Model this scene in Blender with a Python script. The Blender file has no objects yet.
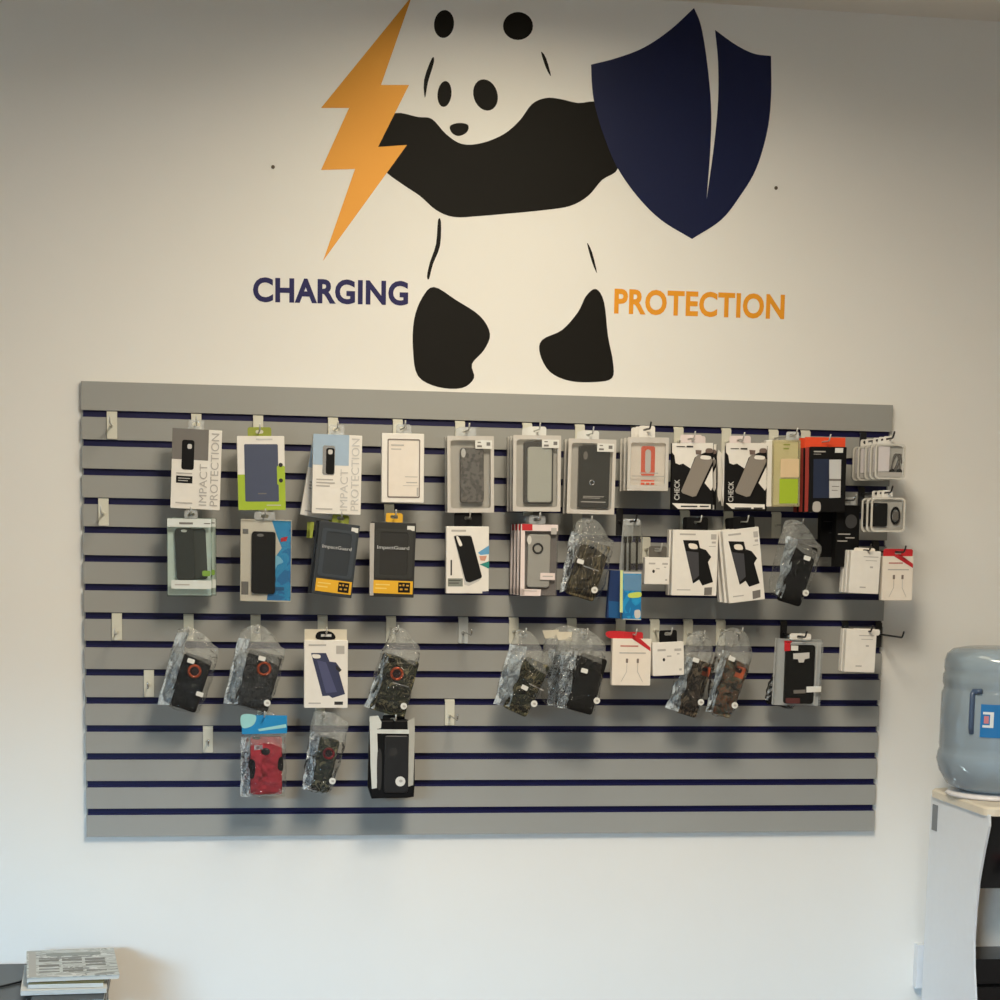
import bpy, bmesh, math, random
from mathutils import Vector, Matrix
random.seed(7)
C = bpy.context.scene.collection
pi = math.pi

# ------------------------------------------------------------------ camera
SB = 0.85                      # height of the slat panel's lower edge
SW, SH = 2.247, 1.2192         # slat panel size
CAM = Vector((0.2922069 - SW / 2, -5.2338205, SB + 0.82477768))
yaw, pit, rol = -0.16072173, -0.13649851, -0.01736422
R = Matrix.Rotation(yaw, 3, 'Z') @ Matrix.Rotation(pit, 3, 'X') @ Matrix.Rotation(rol, 3, 'Y')
F = 1900.0
cd = bpy.data.cameras.new('camera')
cam = bpy.data.objects.new('camera', cd)
C.objects.link(cam)
cd.sensor_fit = 'HORIZONTAL'
cd.sensor_width = 36
cd.lens = F / 1000 * 36
cd.shift_y = 0.3
cd.clip_start = 0.05
mw = Matrix((R.col[0], R.col[2], -R.col[1])).transposed().to_4x4()
mw.translation = CAM
cam.matrix_world = mw
bpy.context.scene.camera = cam


def at(px, py, d):
    """point of the photograph on the plane d metres in front of the slat face"""
    v = R @ Vector(((px - 500) / F, 1, (800 - py) / F))
    return CAM + v * ((-d - CAM.y) / v.y)


WALL = 0.019


# ------------------------------------------------------------------ materials
def lin(c):
    c /= 255.0
    return c / 12.92 if c <= 0.04045 else ((c + 0.055) / 1.055) ** 2.4


def S(r, g, b):
    return (lin(r), lin(g), lin(b), 1)


MATS = {}


def M(name, rgb, rough=0.5, metal=0.0, var=0.06, scale=40, bump=0.0, spec=0.5, coat=0.0):
    if name in MATS:
        return MATS[name]
    m = bpy.data.materials.new(name)
    m.use_nodes = True
    nt = m.node_tree
    b = nt.nodes['Principled BSDF']
    col = S(*rgb)
    tc = nt.nodes.new('ShaderNodeTexCoord')
    nz = nt.nodes.new('ShaderNodeTexNoise')
    nz.inputs['Scale'].default_value = scale
    nz.inputs['Detail'].default_value = 3
    nt.links.new(tc.outputs['Object'], nz.inputs['Vector'])
    mx = nt.nodes.new('ShaderNodeMix')
    mx.data_type = 'RGBA'
    mx.inputs[6].default_value = tuple(c * (1 - var) for c in col[:3]) + (1,)
    mx.inputs[7].default_value = tuple(min(1, c * (1 + var)) for c in col[:3]) + (1,)
    nt.links.new(nz.outputs['Fac'], mx.inputs[0])
    nt.links.new(mx.outputs[2], b.inputs['Base Color'])
    b.inputs['Roughness'].default_value = rough
    b.inputs['Metallic'].default_value = metal
    b.inputs['Specular IOR Level'].default_value = spec
    b.inputs['Coat Weight'].default_value = coat
    if bump:
        bp = nt.nodes.new('ShaderNodeBump')
        bp.inputs['Strength'].default_value = bump
        bp.inputs['Distance'].default_value = 0.002
        nt.links.new(nz.outputs['Fac'], bp.inputs['Height'])
        nt.links.new(bp.outputs['Normal'], b.inputs['Normal'])
    MATS[name] = m
    return m


def film(name, tint=(249, 250, 250), haze=0.10, gloss=0.5, rough=0.12, scale=45, bump=0.6, hazecol=(225, 228, 228), flat_clear=0.030):
    """clear plastic sheet: see-through, a little milky, with sharp reflections on its creases"""
    if name in MATS:
        return MATS[name]
    m = bpy.data.materials.new(name)
    m.use_nodes = True
    nt = m.node_tree
    nt.nodes.remove(nt.nodes['Principled BSDF'])
    out = nt.nodes['Material Output']
    N = nt.nodes.new
    L = nt.links.new
    tr = N('ShaderNodeBsdfTransparent'); tr.inputs[0].default_value = S(*tint)
    df = N('ShaderNodeBsdfDiffuse'); df.inputs[0].default_value = S(*hazecol)
    gl = N('ShaderNodeBsdfGlossy'); gl.inputs['Roughness'].default_value = rough
    lw = N('ShaderNodeFresnel'); lw.inputs['IOR'].default_value = 1.45
    tc = N('ShaderNodeTexCoord')
    nz = N('ShaderNodeTexNoise'); nz.inputs['Scale'].default_value = scale; nz.inputs['Detail'].default_value = 2
    nz.inputs['Distortion'].default_value = 1.2
    L(tc.outputs['Object'], nz.inputs['Vector'])
    bp = N('ShaderNodeBump'); bp.inputs['Strength'].default_value = bump; bp.inputs['Distance'].default_value = 0.010
    L(nz.outputs['Fac'], bp.inputs['Height'])
    for n in (gl, lw, df):
        L(bp.outputs['Normal'], n.inputs['Normal'])
    m1 = N('ShaderNodeMixShader'); m1.inputs[0].default_value = haze
    L(tr.outputs[0], m1.inputs[1]); L(df.outputs[0], m1.inputs[2])
    sb = N('ShaderNodeMath'); sb.operation = 'SUBTRACT'; sb.inputs[1].default_value = flat_clear
    L(lw.outputs[0], sb.inputs[0])
    mu = N('ShaderNodeMath'); mu.operation = 'MULTIPLY'; mu.inputs[1].default_value = gloss * 2
    mu.use_clamp = True
    L(sb.outputs[0], mu.inputs[0])
    m2 = N('ShaderNodeMixShader')
    L(mu.outputs[0], m2.inputs[0]); L(m1.outputs[0], m2.inputs[1]); L(gl.outputs[0], m2.inputs[2])
    L(m2.outputs[0], out.inputs['Surface'])
    MATS[name] = m
    return m


def pattern(name, cols, scale=60, rough=0.5, stretch=(1, 1, 1), kind='noise', dist=1.0):
    """patches of several colours (camouflage, printed pictures, newsprint)"""
    if name in MATS:
        return MATS[name]
    m = bpy.data.materials.new(name)
    m.use_nodes = True
    nt = m.node_tree
    b = nt.nodes['Principled BSDF']
    N = nt.nodes.new
    L = nt.links.new
    tc = N('ShaderNodeTexCoord')
    mp = N('ShaderNodeMapping'); mp.inputs['Scale'].default_value = stretch
    L(tc.outputs['Object'], mp.inputs['Vector'])
    if kind == 'noise':
        nz = N('ShaderNodeTexNoise'); nz.inputs['Scale'].default_value = scale; nz.inputs['Detail'].default_value = 3
        nz.inputs['Distortion'].default_value = dist
        src = nz.outputs['Fac']
    else:
        nz = N('ShaderNodeTexVoronoi'); nz.inputs['Scale'].default_value = scale
        src = nz.outputs['Color']
    L(mp.outputs[0], nz.inputs['Vector'])
    cr = N('ShaderNodeValToRGB')
    cr.color_ramp.interpolation = 'CONSTANT'
    n = len(cols)
    lo, hi = (0.36, 0.62) if kind == 'noise' else (0.0, 0.9)
    while len(cr.color_ramp.elements) < n:
        cr.color_ramp.elements.new(0.5)
    for i, c in enumerate(cols):
        e = cr.color_ramp.elements[i]
        e.position = 0.0 if i == 0 else lo + (hi - lo) * i / max(1, n - 1)
    for i, c in enumerate(cols):
        cr.color_ramp.elements[i].color = S(*c)
    L(src, cr.inputs[0])
    L(cr.outputs[0], b.inputs['Base Color'])
    b.inputs['Roughness'].default_value = rough
    MATS[name] = m
    return m


# ------------------------------------------------------------------ mesh helpers
class Geo:
    def __init__(self):
        self.v, self.f = [], []

    def add(self, v, f):
        b = len(self.v)
        self.v += [tuple(p) for p in v]
        self.f += [tuple(b + i for i in q) for q in f]
        return self

    def obj(self, name, mat, parent=None, smooth=False):
        bm = bmesh.new()
        vs = [bm.verts.new(p) for p in self.v]
        for q in self.f:
            try:
                bm.faces.new([vs[i] for i in q])
            except ValueError:
                pass
        bmesh.ops.recalc_face_normals(bm, faces=bm.faces)
        me = bpy.data.meshes.new(name)
        bm.to_mesh(me)
        bm.free()
        if smooth:
            for p in me.polygons:
                p.use_smooth = True
        o = bpy.data.objects.new(name, me)
        me.materials.append(mat)
        C.objects.link(o)
        if parent is not None:
            o.parent = parent
        return o


def box(x0, x1, y0, y1, z0, z1):
    v = [(x, y, z) for z in (z0, z1) for y in (y0, y1) for x in (x0, x1)]
    f = [(0, 1, 3, 2), (4, 6, 7, 5), (0, 4, 5, 1), (1, 5, 7, 3), (3, 7, 6, 2), (2, 6, 4, 0)]
    return v, f


def slab(pts, yb, yf, bev=0.0):
    """polygon in (x, z) given depth from yb (back) to yf (front), front edge eased by bev"""
    n = len(pts)
    cx = sum(p[0] for p in pts) / n
    cz = sum(p[1] for p in pts) / n
    loops = [[(p[0], yb, p[1]) for p in pts]]
    if bev:
        rad = max(1e-6, max(math.hypot(p[0] - cx, p[1] - cz) for p in pts))
        loops.append([(p[0], yf + bev, p[1]) for p in pts])
        for k, s in ((0.35, 0.3), (1, 0.0)):
            ins = []
            for p in pts:
                dx, dz = p[0] - cx, p[1] - cz
                l = math.hypot(dx, dz) or 1
                ins.append((p[0] - dx / l * bev * k * 1.2, yf + bev * s, p[1] - dz / l * bev * k * 1.2))
            loops.append(ins)
    else:
        loops.append([(p[0], yf, p[1]) for p in pts])
    v = [p for l in loops for p in l]
    f = [tuple(range(n))]
    for k in range(len(loops) - 1):
        for i in range(n):
            j = (i + 1) % n
            f.append((k * n + i, k * n + j, (k + 1) * n + j, (k + 1) * n + i))
    f.append(tuple((len(loops) - 1) * n + i for i in range(n)))
    return v, f


def ring(outer, inner, yb, yf):
    n = len(outer)
    v = [(p[0], yb, p[1]) for p in outer] + [(p[0], yb, p[1]) for p in inner] + \
        [(p[0], yf, p[1]) for p in outer] + [(p[0], yf, p[1]) for p in inner]
    f = []
    for i in range(n):
        j = (i + 1) % n
        f += [(i, j, n + j, n + i), (2 * n + i, 2 * n + j, 3 * n + j, 3 * n + i),
              (i, j, 2 * n + j, 2 * n + i), (n + i, n + j, 3 * n + j, 3 * n + i)]
    return v, f


def rr(cx, cz, w, h, r, n=5, rot=0.0):
    r = min(r, w / 2 - 1e-6, h / 2 - 1e-6)
    out = []
    for k, (sx, sz) in enumerate(((1, 1), (-1, 1), (-1, -1), (1, -1))):
        for i in range(n + 1):
            a = k * pi / 2 + i / n * pi / 2
            out.append((sx * (w / 2 - r) + r * math.cos(a), sz * (h / 2 - r) + r * math.sin(a)))
    c, s = math.cos(rot), math.sin(rot)
    return [(cx + x * c - z * s, cz + x * s + z * c) for x, z in out]


def ell(cx, cz, a, b, n=24, rot=0.0):
    c, s = math.cos(rot), math.sin(rot)
    return [(cx + a * math.cos(t) * c - b * math.sin(t) * s, cz + a * math.cos(t) * s + b * math.sin(t) * c)
            for t in (2 * pi * i / n for i in range(n))]


def smooth_poly(pts, k=5):
    n = len(pts)
    out = []
    for i in range(n):
        p0, p1, p2, p3 = (Vector(pts[(i + j) % n]) for j in (-1, 0, 1, 2))
        for j in range(k):
            t = j / k
            q = 0.5 * ((2 * p1) + (p2 - p0) * t + (2 * p0 - 5 * p1 + 4 * p2 - p3) * t * t + (3 * p1 - p0 - 3 * p2 + p3) * t ** 3)
            out.append((q.x, q.y))
    return out


def tube(path, r, seg=8):
    path = [Vector(p) for p in path]
    v, f = [], []
    n = len(path)
    up = None
    for i, p in enumerate(path):
        t = (path[min(i + 1, n - 1)] - path[max(i - 1, 0)]).normalized()
        if up is None:
            up = Vector((0, 0, 1)) if abs(t.z) < 0.9 else Vector((1, 0, 0))
        a = t.cross(up).normalized()
        b = a.cross(t).normalized()
        up = b
        for k in range(seg):
            an = 2 * pi * k / seg
            v.append(p + a * (r * math.cos(an)) + b * (r * math.sin(an)))
    for i in range(n - 1):
        for k in range(seg):
            k2 = (k + 1) % seg
            f.append((i * seg + k, i * seg + k2, (i + 1) * seg + k2, (i + 1) * seg + k))
    f.append(tuple(range(seg)))
    f.append(tuple((n - 1) * seg + k for k in range(seg)))
    return v, f


def lathe(prof, cx, cy, seg=48, a0=0.0, a1=2 * pi):
    full = abs(a1 - a0 - 2 * pi) < 1e-6
    ns = seg if full else seg + 1
    v, f = [], []
    for r, z in prof:
        for k in range(ns):
            a = a0 + (a1 - a0) * k / seg
            v.append((cx + r * math.cos(a), cy + r * math.sin(a), z))
    for i in range(len(prof) - 1):
        for k in range(seg):
            k2 = (k + 1) % ns
            f.append((i * ns + k, i * ns + k2, (i + 1) * ns + k2, (i + 1) * ns + k))
    return v, f


def torus(cx, cz, R0, r, y, seg=28, ms=8, sq=1.0):
    v, f = [], []
    for i in range(seg):
        a = 2 * pi * i / seg
        for k in range(ms):
            b = 2 * pi * k / ms
            q = R0 + r * math.cos(b)
            v.append((cx + q * math.cos(a) * sq, y + r * math.sin(b), cz + q * math.sin(a)))
    for i in range(seg):
        for k in range(ms):
            i2, k2 = (i + 1) % seg, (k + 1) % ms
            f.append((i * ms + k, i2 * ms + k, i2 * ms + k2, i * ms + k2))
    return v, f


def text_geo(s, bold=0.0, space=1.0):
    cu = bpy.data.curves.new('lettering', 'FONT')
    cu.body = s
    cu.extrude = 0.001
    cu.offset = bold
    cu.space_character = space
    cu.resolution_u = 4
    o = bpy.data.objects.new('lettering', cu)
    C.objects.link(o)
    dg = bpy.context.evaluated_depsgraph_get()
    me = bpy.data.meshes.new_from_object(o.evaluated_get(dg))
    v = [tuple(p.co) for p in me.vertices]
    f = [tuple(p.vertices) for p in me.polygons]
    bpy.data.objects.remove(o)
    bpy.data.curves.remove(cu)
    bpy.data.meshes.remove(me)
    x0, x1 = min(p[0] for p in v), max(p[0] for p in v)
    y0, y1 = min(p[1] for p in v), max(p[1] for p in v)
    return [((p[0] - x0) / (x1 - x0), (p[1] - y0) / (y1 - y0), p[2]) for p in v], f


def tag(o, label, cat, group=None, kind=None):
    o['label'] = label
    o['category'] = cat
    if group:
        o['group'] = group
    if kind:
        o['kind'] = kind
    return o


def struct(o):
    o['kind'] = 'structure'
    return o


def empty(name, loc, rot=(0, 0, 0)):
    e = bpy.data.objects.new(name, None)
    e.empty_display_size = 0.03
    e.location = loc
    e.rotation_euler = rot
    C.objects.link(e)
    return e


# ------------------------------------------------------------------ the room
paint = M('wall paint', (236, 234, 228), 0.6, var=0.015, scale=5, bump=0.0)
XL, XR, YF = -4.8, 3.4, -7.4
CZ = at(800, 9, -WALL).z
ceil_m = M('ceiling paint', (232, 228, 220), 0.8, var=0.03, scale=9)
floor_m = M('floor vinyl', (120, 104, 86), 0.45, var=0.12, scale=6)
struct(Geo().add(*box(XL, XR, WALL, WALL + 0.12, 0, CZ)).obj('wall_back', paint))
struct(Geo().add(*box(XL - 0.12, XL, YF, WALL + 0.12, 0, CZ)).obj('wall_left', paint))
struct(Geo().add(*box(XR, XR + 0.12, YF, WALL + 0.12, 0, CZ)).obj('wall_right', paint))
struct(Geo().add(*box(XL - 0.12, XR + 0.12, YF, WALL + 0.12, -0.1, 0)).obj('floor', floor_m))
struct(Geo().add(*box(XL - 0.12, XR + 0.12, YF, WALL + 0.12, CZ, CZ + 0.1)).obj('ceiling', ceil_m))
# front wall with the shop window opening
WX0, WX1, WZ0, WZ1 = -4.6, -2.4, 0.5, 2.45
g = Geo()
g.add(*box(XL - 0.12, WX0, YF - 0.12, YF, 0, CZ))
g.add(*box(WX1, XR + 0.12, YF - 0.12, YF, 0, CZ))
g.add(*box(WX0, WX1, YF - 0.12, YF, 0, WZ0))
g.add(*box(WX0, WX1, YF - 0.12, YF, WZ1, CZ))
struct(g.obj('wall_front', paint))
base_m = M('baseboard', (90, 84, 78), 0.5)
struct(Geo().add(*box(XL, XR, WALL - 0.012, WALL, 0, 0.1)).obj('baseboard_back', base_m))


def area(name, loc, rot, sx, sy, watts, col, spread=180):
    l = bpy.data.lights.new(name, 'AREA')
    l.shape = 'RECTANGLE'
    l.size, l.size_y = sx, sy
    l.energy = watts
    l.color = col
    l.spread = math.radians(spread)
    o = bpy.data.objects.new(name, l)
    o.location = loc
    o.rotation_euler = rot
    C.objects.link(o)
    return o


LAMP1, LAMP2, SKY = 13, 97, 66
# daylight through the shop window (a portal guides the samples; the sky itself is the light) and two warm ceiling lamps
po = area('window_portal', ((WX0 + WX1) / 2, YF - 0.02, (WZ0 + WZ1) / 2), (pi / 2, 0, 0), WX1 - WX0, WZ1 - WZ0, 1, (1, 1, 1))
po.data.cycles.is_portal = True
area('ceiling_lamp', (0.0, -1.0, CZ - 0.02), (0, 0, 0), 0.6, 1.2, LAMP1, (1.0, 0.88, 0.66), 170)
area('ceiling_lamp', (-0.1, -2.5, CZ - 0.02), (0, 0, 0), 0.6, 1.2, LAMP2, (1.0, 0.88, 0.71), 170)
w = bpy.data.worlds.new('world')
bpy.context.scene.world = w
w.use_nodes = True
nt = w.node_tree
bg = nt.nodes['Background']
tcw = nt.nodes.new('ShaderNodeTexCoord')
sx = nt.nodes.new('ShaderNodeSeparateXYZ')
nt.links.new(tcw.outputs['Generated'], sx.inputs[0])
rp = nt.nodes.new('ShaderNodeValToRGB')
els = rp.color_ramp.elements
els[0].position, els[0].color = 0.12, (0.02, 0.02, 0.02, 1)      # street and shop fronts opposite
els[1].position, els[1].color = 0.15, (0.42, 0.72, 1.0, 1)       # bright overcast sky above them
e3 = els.new(0.21); e3.color = (0.40, 0.69, 1.0, 1)
e4 = els.new(0.27); e4.color = (0.10, 0.16, 0.22, 1)
nt.links.new(sx.outputs['Z'], rp.inputs[0])
nt.links.new(rp.outputs[0], bg.inputs[0])
bg.inputs[1].default_value = SKY

# ------------------------------------------------------------------ slat panel
slat = empty('mounted_slat_panel', (0, 0, SB))
tag(slat, 'wide grey slatwall display panel with navy grooves mounted on the wall', 'slatwall')
lam = M('grey laminate', (157, 157, 152), 0.45, var=0.03, scale=3, spec=0.3)
navy_ins = M('navy groove insert', (26, 25, 72), 0.4, var=0.1, spec=0.3)
GZ = [SH - 0.0835 - 0.0762 * k for k in range(15)]
prof = [(0.0, SH), (WALL, SH), (WALL, 0.0), (0.0, 0.0)]
front = []
for zc in reversed(GZ):
    front += [(0.0, zc - 0.0088), (0.0135, zc - 0.0088), (0.0135, zc + 0.0150), (0.006, zc + 0.0150), (0.006, zc + 0.0088), (0.0, zc + 0.0088)]
prof += front
n = len(prof)
v = [(-SW / 2, y, z) for y, z in prof] + [(SW / 2, y, z) for y, z in prof]
f = [tuple(range(n)), tuple(range(n, 2 * n))] + [(i, (i + 1) % n, n + (i + 1) % n, n + i) for i in range(n)]
Geo().add(v, f).obj('panel_board', lam, slat)
for zc in GZ:
    g = Geo()
    g.add(*box(-SW / 2 + 0.004, SW / 2 - 0.004, 0.0115, 0.0133, zc - 0.0085, zc + 0.0148))
    g.add(*box(-SW / 2 + 0.004, SW / 2 - 0.004, -0.0008, 0.0115, zc - 0.0086, zc - 0.0058))
    g.obj('groove_insert', navy_ins, slat)


# ------------------------------------------------------------------ hooks
white_pl = M('ivory plastic', (214, 212, 196), 0.4)
clear_pl = M('grey white plastic', (190, 194, 192), 0.35)
chrome = M('zinc wire', (200, 200, 198), 0.25, metal=1.0)
white_wire = M('white wire', (205, 205, 200), 0.3, metal=0.4)
black_pl = M('black hook paint', (22, 21, 22), 0.4)


def hook(pt, label, black=False, length=0.16, drop=None, dx=0.0, mat=None, k=None):
    """hook whose prong passes through world point pt (x, z)"""
    x, z = pt
    zl = z - SB
    if k is None:
        k = max([i for i in range(15) if GZ[i] >= zl + 0.010] or [0])
    zt = SB + GZ[k] + 0.004
    zb = min(zt - 0.070, z - 0.012)
    e = empty('slatwall_hook', (x + dx, 0, zb))
    tag(e, label, 'hook', 'slatwall hooks')
    m = black_pl if black else (mat or white_pl)
    wdt = 0.019 if black else 0.027
    g = Geo()
    g.add(*slab(rr(0, (zt - zb) / 2, wdt, zt - zb, 0.003), -0.0012, -0.0052, 0.001))
    g.add(*box(-wdt / 2, wdt / 2, -0.0012, 0.0052, zt - zb - 0.0035, zt - zb - 0.0008))
    g.add(*box(-wdt / 2, wdt / 2, 0.0035, 0.0055, zt - zb - 0.0035, zt - zb + 0.003))
    g.obj('back_plate', m, e)
    zz = z - zb
    Geo().add(*slab(ell(-dx, zz, 0.0055, 0.0055, 14), -0.005, -0.010, 0.001)).obj('prong_socket', m, e)
    r = 0.0026 if black else 0.0020
    path = [(-dx, -0.006, zz), (-dx, -length * 0.5, zz), (-dx, -length + 0.006, zz), (-dx, -length, zz + 0.0015),
            (-dx, -length - 0.005, zz + 0.006), (-dx, -length - 0.012, zz + 0.017)]
    Geo().add(*tube(path, r)).obj('prong', black_pl if black else (chrome if mat else white_wire), e, True)
    return e


# ------------------------------------------------------------------ packs
class Pack:
    def __init__(self, name, label, cat, quad, d, t, group=None, zo=(0, 0, 1), yaw=0.0):
        self.zo, self.d, self.t = zo, d, t
        P = [at(*self.z(q), d) for q in quad]
        tl, tr, br, bl = P
        ctr = (tl + tr + br + bl) / 4
        xa = (tr - tl) + (br - bl)
        self.roll = -math.atan2(xa.z, xa.x)
        self.w = ((tr - tl).length + (br - bl).length) / 2
        self.h = ((tl - bl).length + (tr - br).length) / 2
        self.ctr = ctr
        self.name = name
        self.e = empty(name, (ctr.x, -(d - t), ctr.z), (0, self.roll, yaw))
        tag(self.e, label, cat, group)
        self.c, self.s = math.cos(self.roll), math.sin(self.roll)
        self.quad = [self.l(q) for q in quad]

    def z(self, p):
        return (self.zo[0] + p[0] / self.zo[2], self.zo[1] + p[1] / self.zo[2])

    def l(self, p):
        """zoom/photo point -> local (x, z)"""
        q = at(*self.z(p), self.d) - self.ctr
        return (q.x * self.c - q.z * self.s, q.x * self.s + q.z * self.c)

    def uv(self, u, v):
        return ((u - 0.5) * self.w, (0.5 - v) * self.h)

    def body(self, name, mat, bev=0.0012, y0=0.0, y1=None, pts=None, parent=None):
        pts = pts or rr(0, 0, self.w, self.h, 0.002, 2)
        return Geo().add(*slab(pts, y0, -self.t if y1 is None else y1, bev)).obj(name, mat, parent or self.e)

    def flat(self, name, mat, pts, layer=1, px=True, base=None, parent=None, sm=False):
        """thin sheet on the front face; pts in photo coordinates (px) or local (x, z)"""
        if px:
            pts = [self.l(p) for p in pts]
        if sm:
            pts = smooth_poly(pts, 4)
        y = (-self.t if base is None else base) - 0.0005 * layer
        return Geo().add(*slab(pts, y + 0.0005, y)).obj(name, mat, parent or self.e)

    def ru(self, name, mat, u0, v0, u1, v1, r=0.001, layer=1, base=None, rot=0.0, parent=None):
        (a, b), (c, d) = self.uv(u0, v0), self.uv(u1, v1)
        return self.flat(name, mat, rr((a + c) / 2, (b + d) / 2, abs(c - a), abs(b - d), r, 4, rot), layer, False, base, parent)

    def lines(self, name, mat, rows, layer=2, parent=None, base=None, sep=False):
        """illegible small print: thin bars"""
        if sep:
            return [self.lines(name, mat, [q], layer, parent, base) for q in rows]
        g = Geo()
        y = (-self.t if base is None else base) - 0.0005 * layer
        for u0, v0, u1, v1 in rows:
            (a, b), (c, d) = self.uv(u0, v0), self.uv(u1, v1)
            g.add(*slab(rr((a + c) / 2, (b + d) / 2, abs(c - a), abs(b - d), 0.0003, 1), y + 0.0005, y))
        return g.obj(name, mat, parent or self.e)

    def text(self, name, mat, s, u0, v0, u1, v1, vertical=False, layer=2, bold=0.0, parent=None, base=None):
        """lettering filling the box; vertical reads upwards"""
        v, f = text_geo(s, bold)
        (a, b), (c, d) = self.uv(u0, v0), self.uv(u1, v1)
        x0, x1, z0, z1 = min(a, c), max(a, c), min(b, d), max(b, d)
        y = (-self.t if base is None else base) - 0.0005 * layer
        if vertical:
            vv = [(x1 - p[1] * (x1 - x0), y - p[2] * 0.2, z0 + p[0] * (z1 - z0)) for p in v]
        else:
            vv = [(x0 + p[0] * (x1 - x0), y - p[2] * 0.2, z0 + p[1] * (z1 - z0)) for p in v]
        return Geo().add(vv, f).obj(name, mat, parent or self.e)

    def tab(self, mat, hole, w=0.045, top=0.011, low=None, name='hang_tab'):
        """euro tab above the pack with its slot at photo point hole"""
        hx, hz = self.l(hole)
        z0 = self.h / 2 - 0.003 if low is None else low
        z1 = max(hz + top, z0 + 0.012)
        g = Geo()
        y = -self.t * 0.5
        hz = min(hz, z1 - 0.007)
        outer = rr(hx, (z0 + z1) / 2, w, z1 - z0, 0.006)
        inner = rr(hx, hz, min(0.020, w * 0.5), 0.009, 0.004)
        g.add(*ring(outer, inner, y + 0.0006, y - 0.0006))
        o = g.obj(name, mat, self.e)
        self.hole = (hx, hz)
        return o

    def world(self, x, z):
        return (self.ctr.x + x * self.c + z * self.s, self.ctr.z - x * self.s + z * self.c)

    def hook(self, label, **kw):
        x, z = self.world(*self.hole)
        kw.setdefault('length', self.d + 0.022)
        return hook((x, z + 0.0015), label, **kw)

    def case(self, name, mat, pts, y0, y1, r=0.004, bev=0.002, cam=None, sm=False):
        """phone case slab given by its photo corners"""
        pts = [self.l(p) for p in pts]
        if len(pts) == 4:
            a, b, c, d = (Vector(p) for p in pts)
            ctr = (a + b + c + d) / 4
            xa = (b - a) + (c - d)
            w, h = ((b - a).length + (c - d).length) / 2, ((a - d).length + (b - c).length) / 2
            rot = math.atan2(xa.y, xa.x)
            pl = rr(ctr.x, ctr.y, w, h, max(r, 0.008), 5, rot)
            self.cf = (ctr, w, h, rot)
        else:
            pl = smooth_poly(pts, 4) if sm else pts
        return Geo().add(*slab(pl, y0, y1, bev)).obj(name, mat, self.e)

    def ck(self, u, v):
        ctr, w, h, rot = self.cf
        x, z = (u - 0.5) * w, (0.5 - v) * h
        return (ctr.x + x * math.cos(rot) - z * math.sin(rot), ctr.y + x * math.sin(rot) + z * math.cos(rot))


def copy_pack(p, dy, label, dx=0.0, dz=0.0, droll=0.0, name=None):
    """another pack of the same kind, dy metres further back on its hook"""
    r = p.e.copy()
    C.objects.link(r)
    r.location = p.e.location + Vector((dx, dy, dz))
    r.rotation_euler = (p.e.rotation_euler[0], p.e.rotation_euler[1] + droll, p.e.rotation_euler[2])
    r['label'] = label
    for ch in list(p.e.children):
        c = ch.copy()
        C.objects.link(c)
        c.parent = r
        for gch in list(ch.children):
            q = gch.copy()
            C.objects.link(q)
            q.parent = c
    return r


# colours
white = M('white card', (228, 224, 216), 0.5)
warmw = M('cream card', (230, 221, 208), 0.5)
pinkw = M('pinkish white card', (226, 212, 208), 0.5)
ltgrey = M('light grey print', (176, 172, 166), 0.5)
palegrey = M('pale grey print', (196, 194, 190), 0.5)
midgrey = M('mid grey print', (112, 108, 103), 0.5)
dkgrey = M('dark grey print', (52, 51, 50), 0.5, spec=0.2)
black = M('black card', (16, 15, 15), 0.5, spec=0.2)
blackm = M('black rubber', (17, 17, 17), 0.55, spec=0.2)
deepblk = M('black matt plastic', (10, 10, 11), 0.55, spec=0.18)
slate = M('slate blue shell', (66, 74, 98), 0.45)
navyc = M('navy shell', (50, 54, 84), 0.45)
lime = M('lime green card', (160, 184, 40), 0.5)
limetab = M('olive green tab', (140, 150, 50), 0.4)
palblue = M('pale blue print', (160, 182, 202), 0.5)
cyan = M('sea blue print', (16, 132, 190), 0.45)
yellow = M('amber label', (226, 172, 30), 0.5)
red = M('red card', (190, 32, 40), 0.45)
orange = M('orange red card', (232, 76, 36), 0.45)
brick = M('brick red card', (150, 50, 40), 0.5)
ringo = M('orange ring metal', (214, 92, 48), 0.3, metal=0.3)
teal = M('teal print', (30, 130, 120), 0.5)
steelblue = M('steel blue print', (96, 156, 196), 0.5)
greycase = M('grey fabric case', (134, 126, 116), 0.6, bump=0.3, scale=400)
redcase = M('red case shell', (196, 40, 52), 0.45)
silver = M('silver', (190, 190, 190), 0.25, metal=0.8)
sticker = M('white sticker', (218, 218, 212), 0.5)
bag_m = film('clear polybag', haze=0.015, gloss=1.3, rough=0.05, scale=48, bump=1.0, flat_clear=0.028)
bag_top = film('frosted bag film', haze=0.22, gloss=1.4, rough=0.08, scale=44, bump=1.0, hazecol=(200, 202, 198), flat_clear=0.026)
fold_glint_m = film('crinkled bag fold with painted glint', haze=0.6, gloss=1.0, rough=0.10, scale=80, bump=1.0, hazecol=(222, 234, 242))  # pale blue-white haze paints the window's reflection onto the folds
shell_m = film('clear box plastic', haze=0.012, gloss=0.3, rough=0.06, scale=4, bump=0.05)
frost_m = film('frosted box plastic', haze=0.45, gloss=0.4, rough=0.15, scale=4, bump=0.05, hazecol=(214, 210, 202))
greenish = film('greenish box plastic', tint=(226, 236, 232), haze=0.45, gloss=0.4, rough=0.1, scale=4, bump=0.05, hazecol=(196, 208, 204))
yellowish = film('yellowish box plastic', tint=(246, 242, 222), haze=0.30, gloss=0.4, rough=0.1, scale=4, bump=0.05, hazecol=(222, 214, 170))
tabclear = film('clear tab plastic', haze=0.35, gloss=0.7, rough=0.08, scale=30, bump=0.4)
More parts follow.
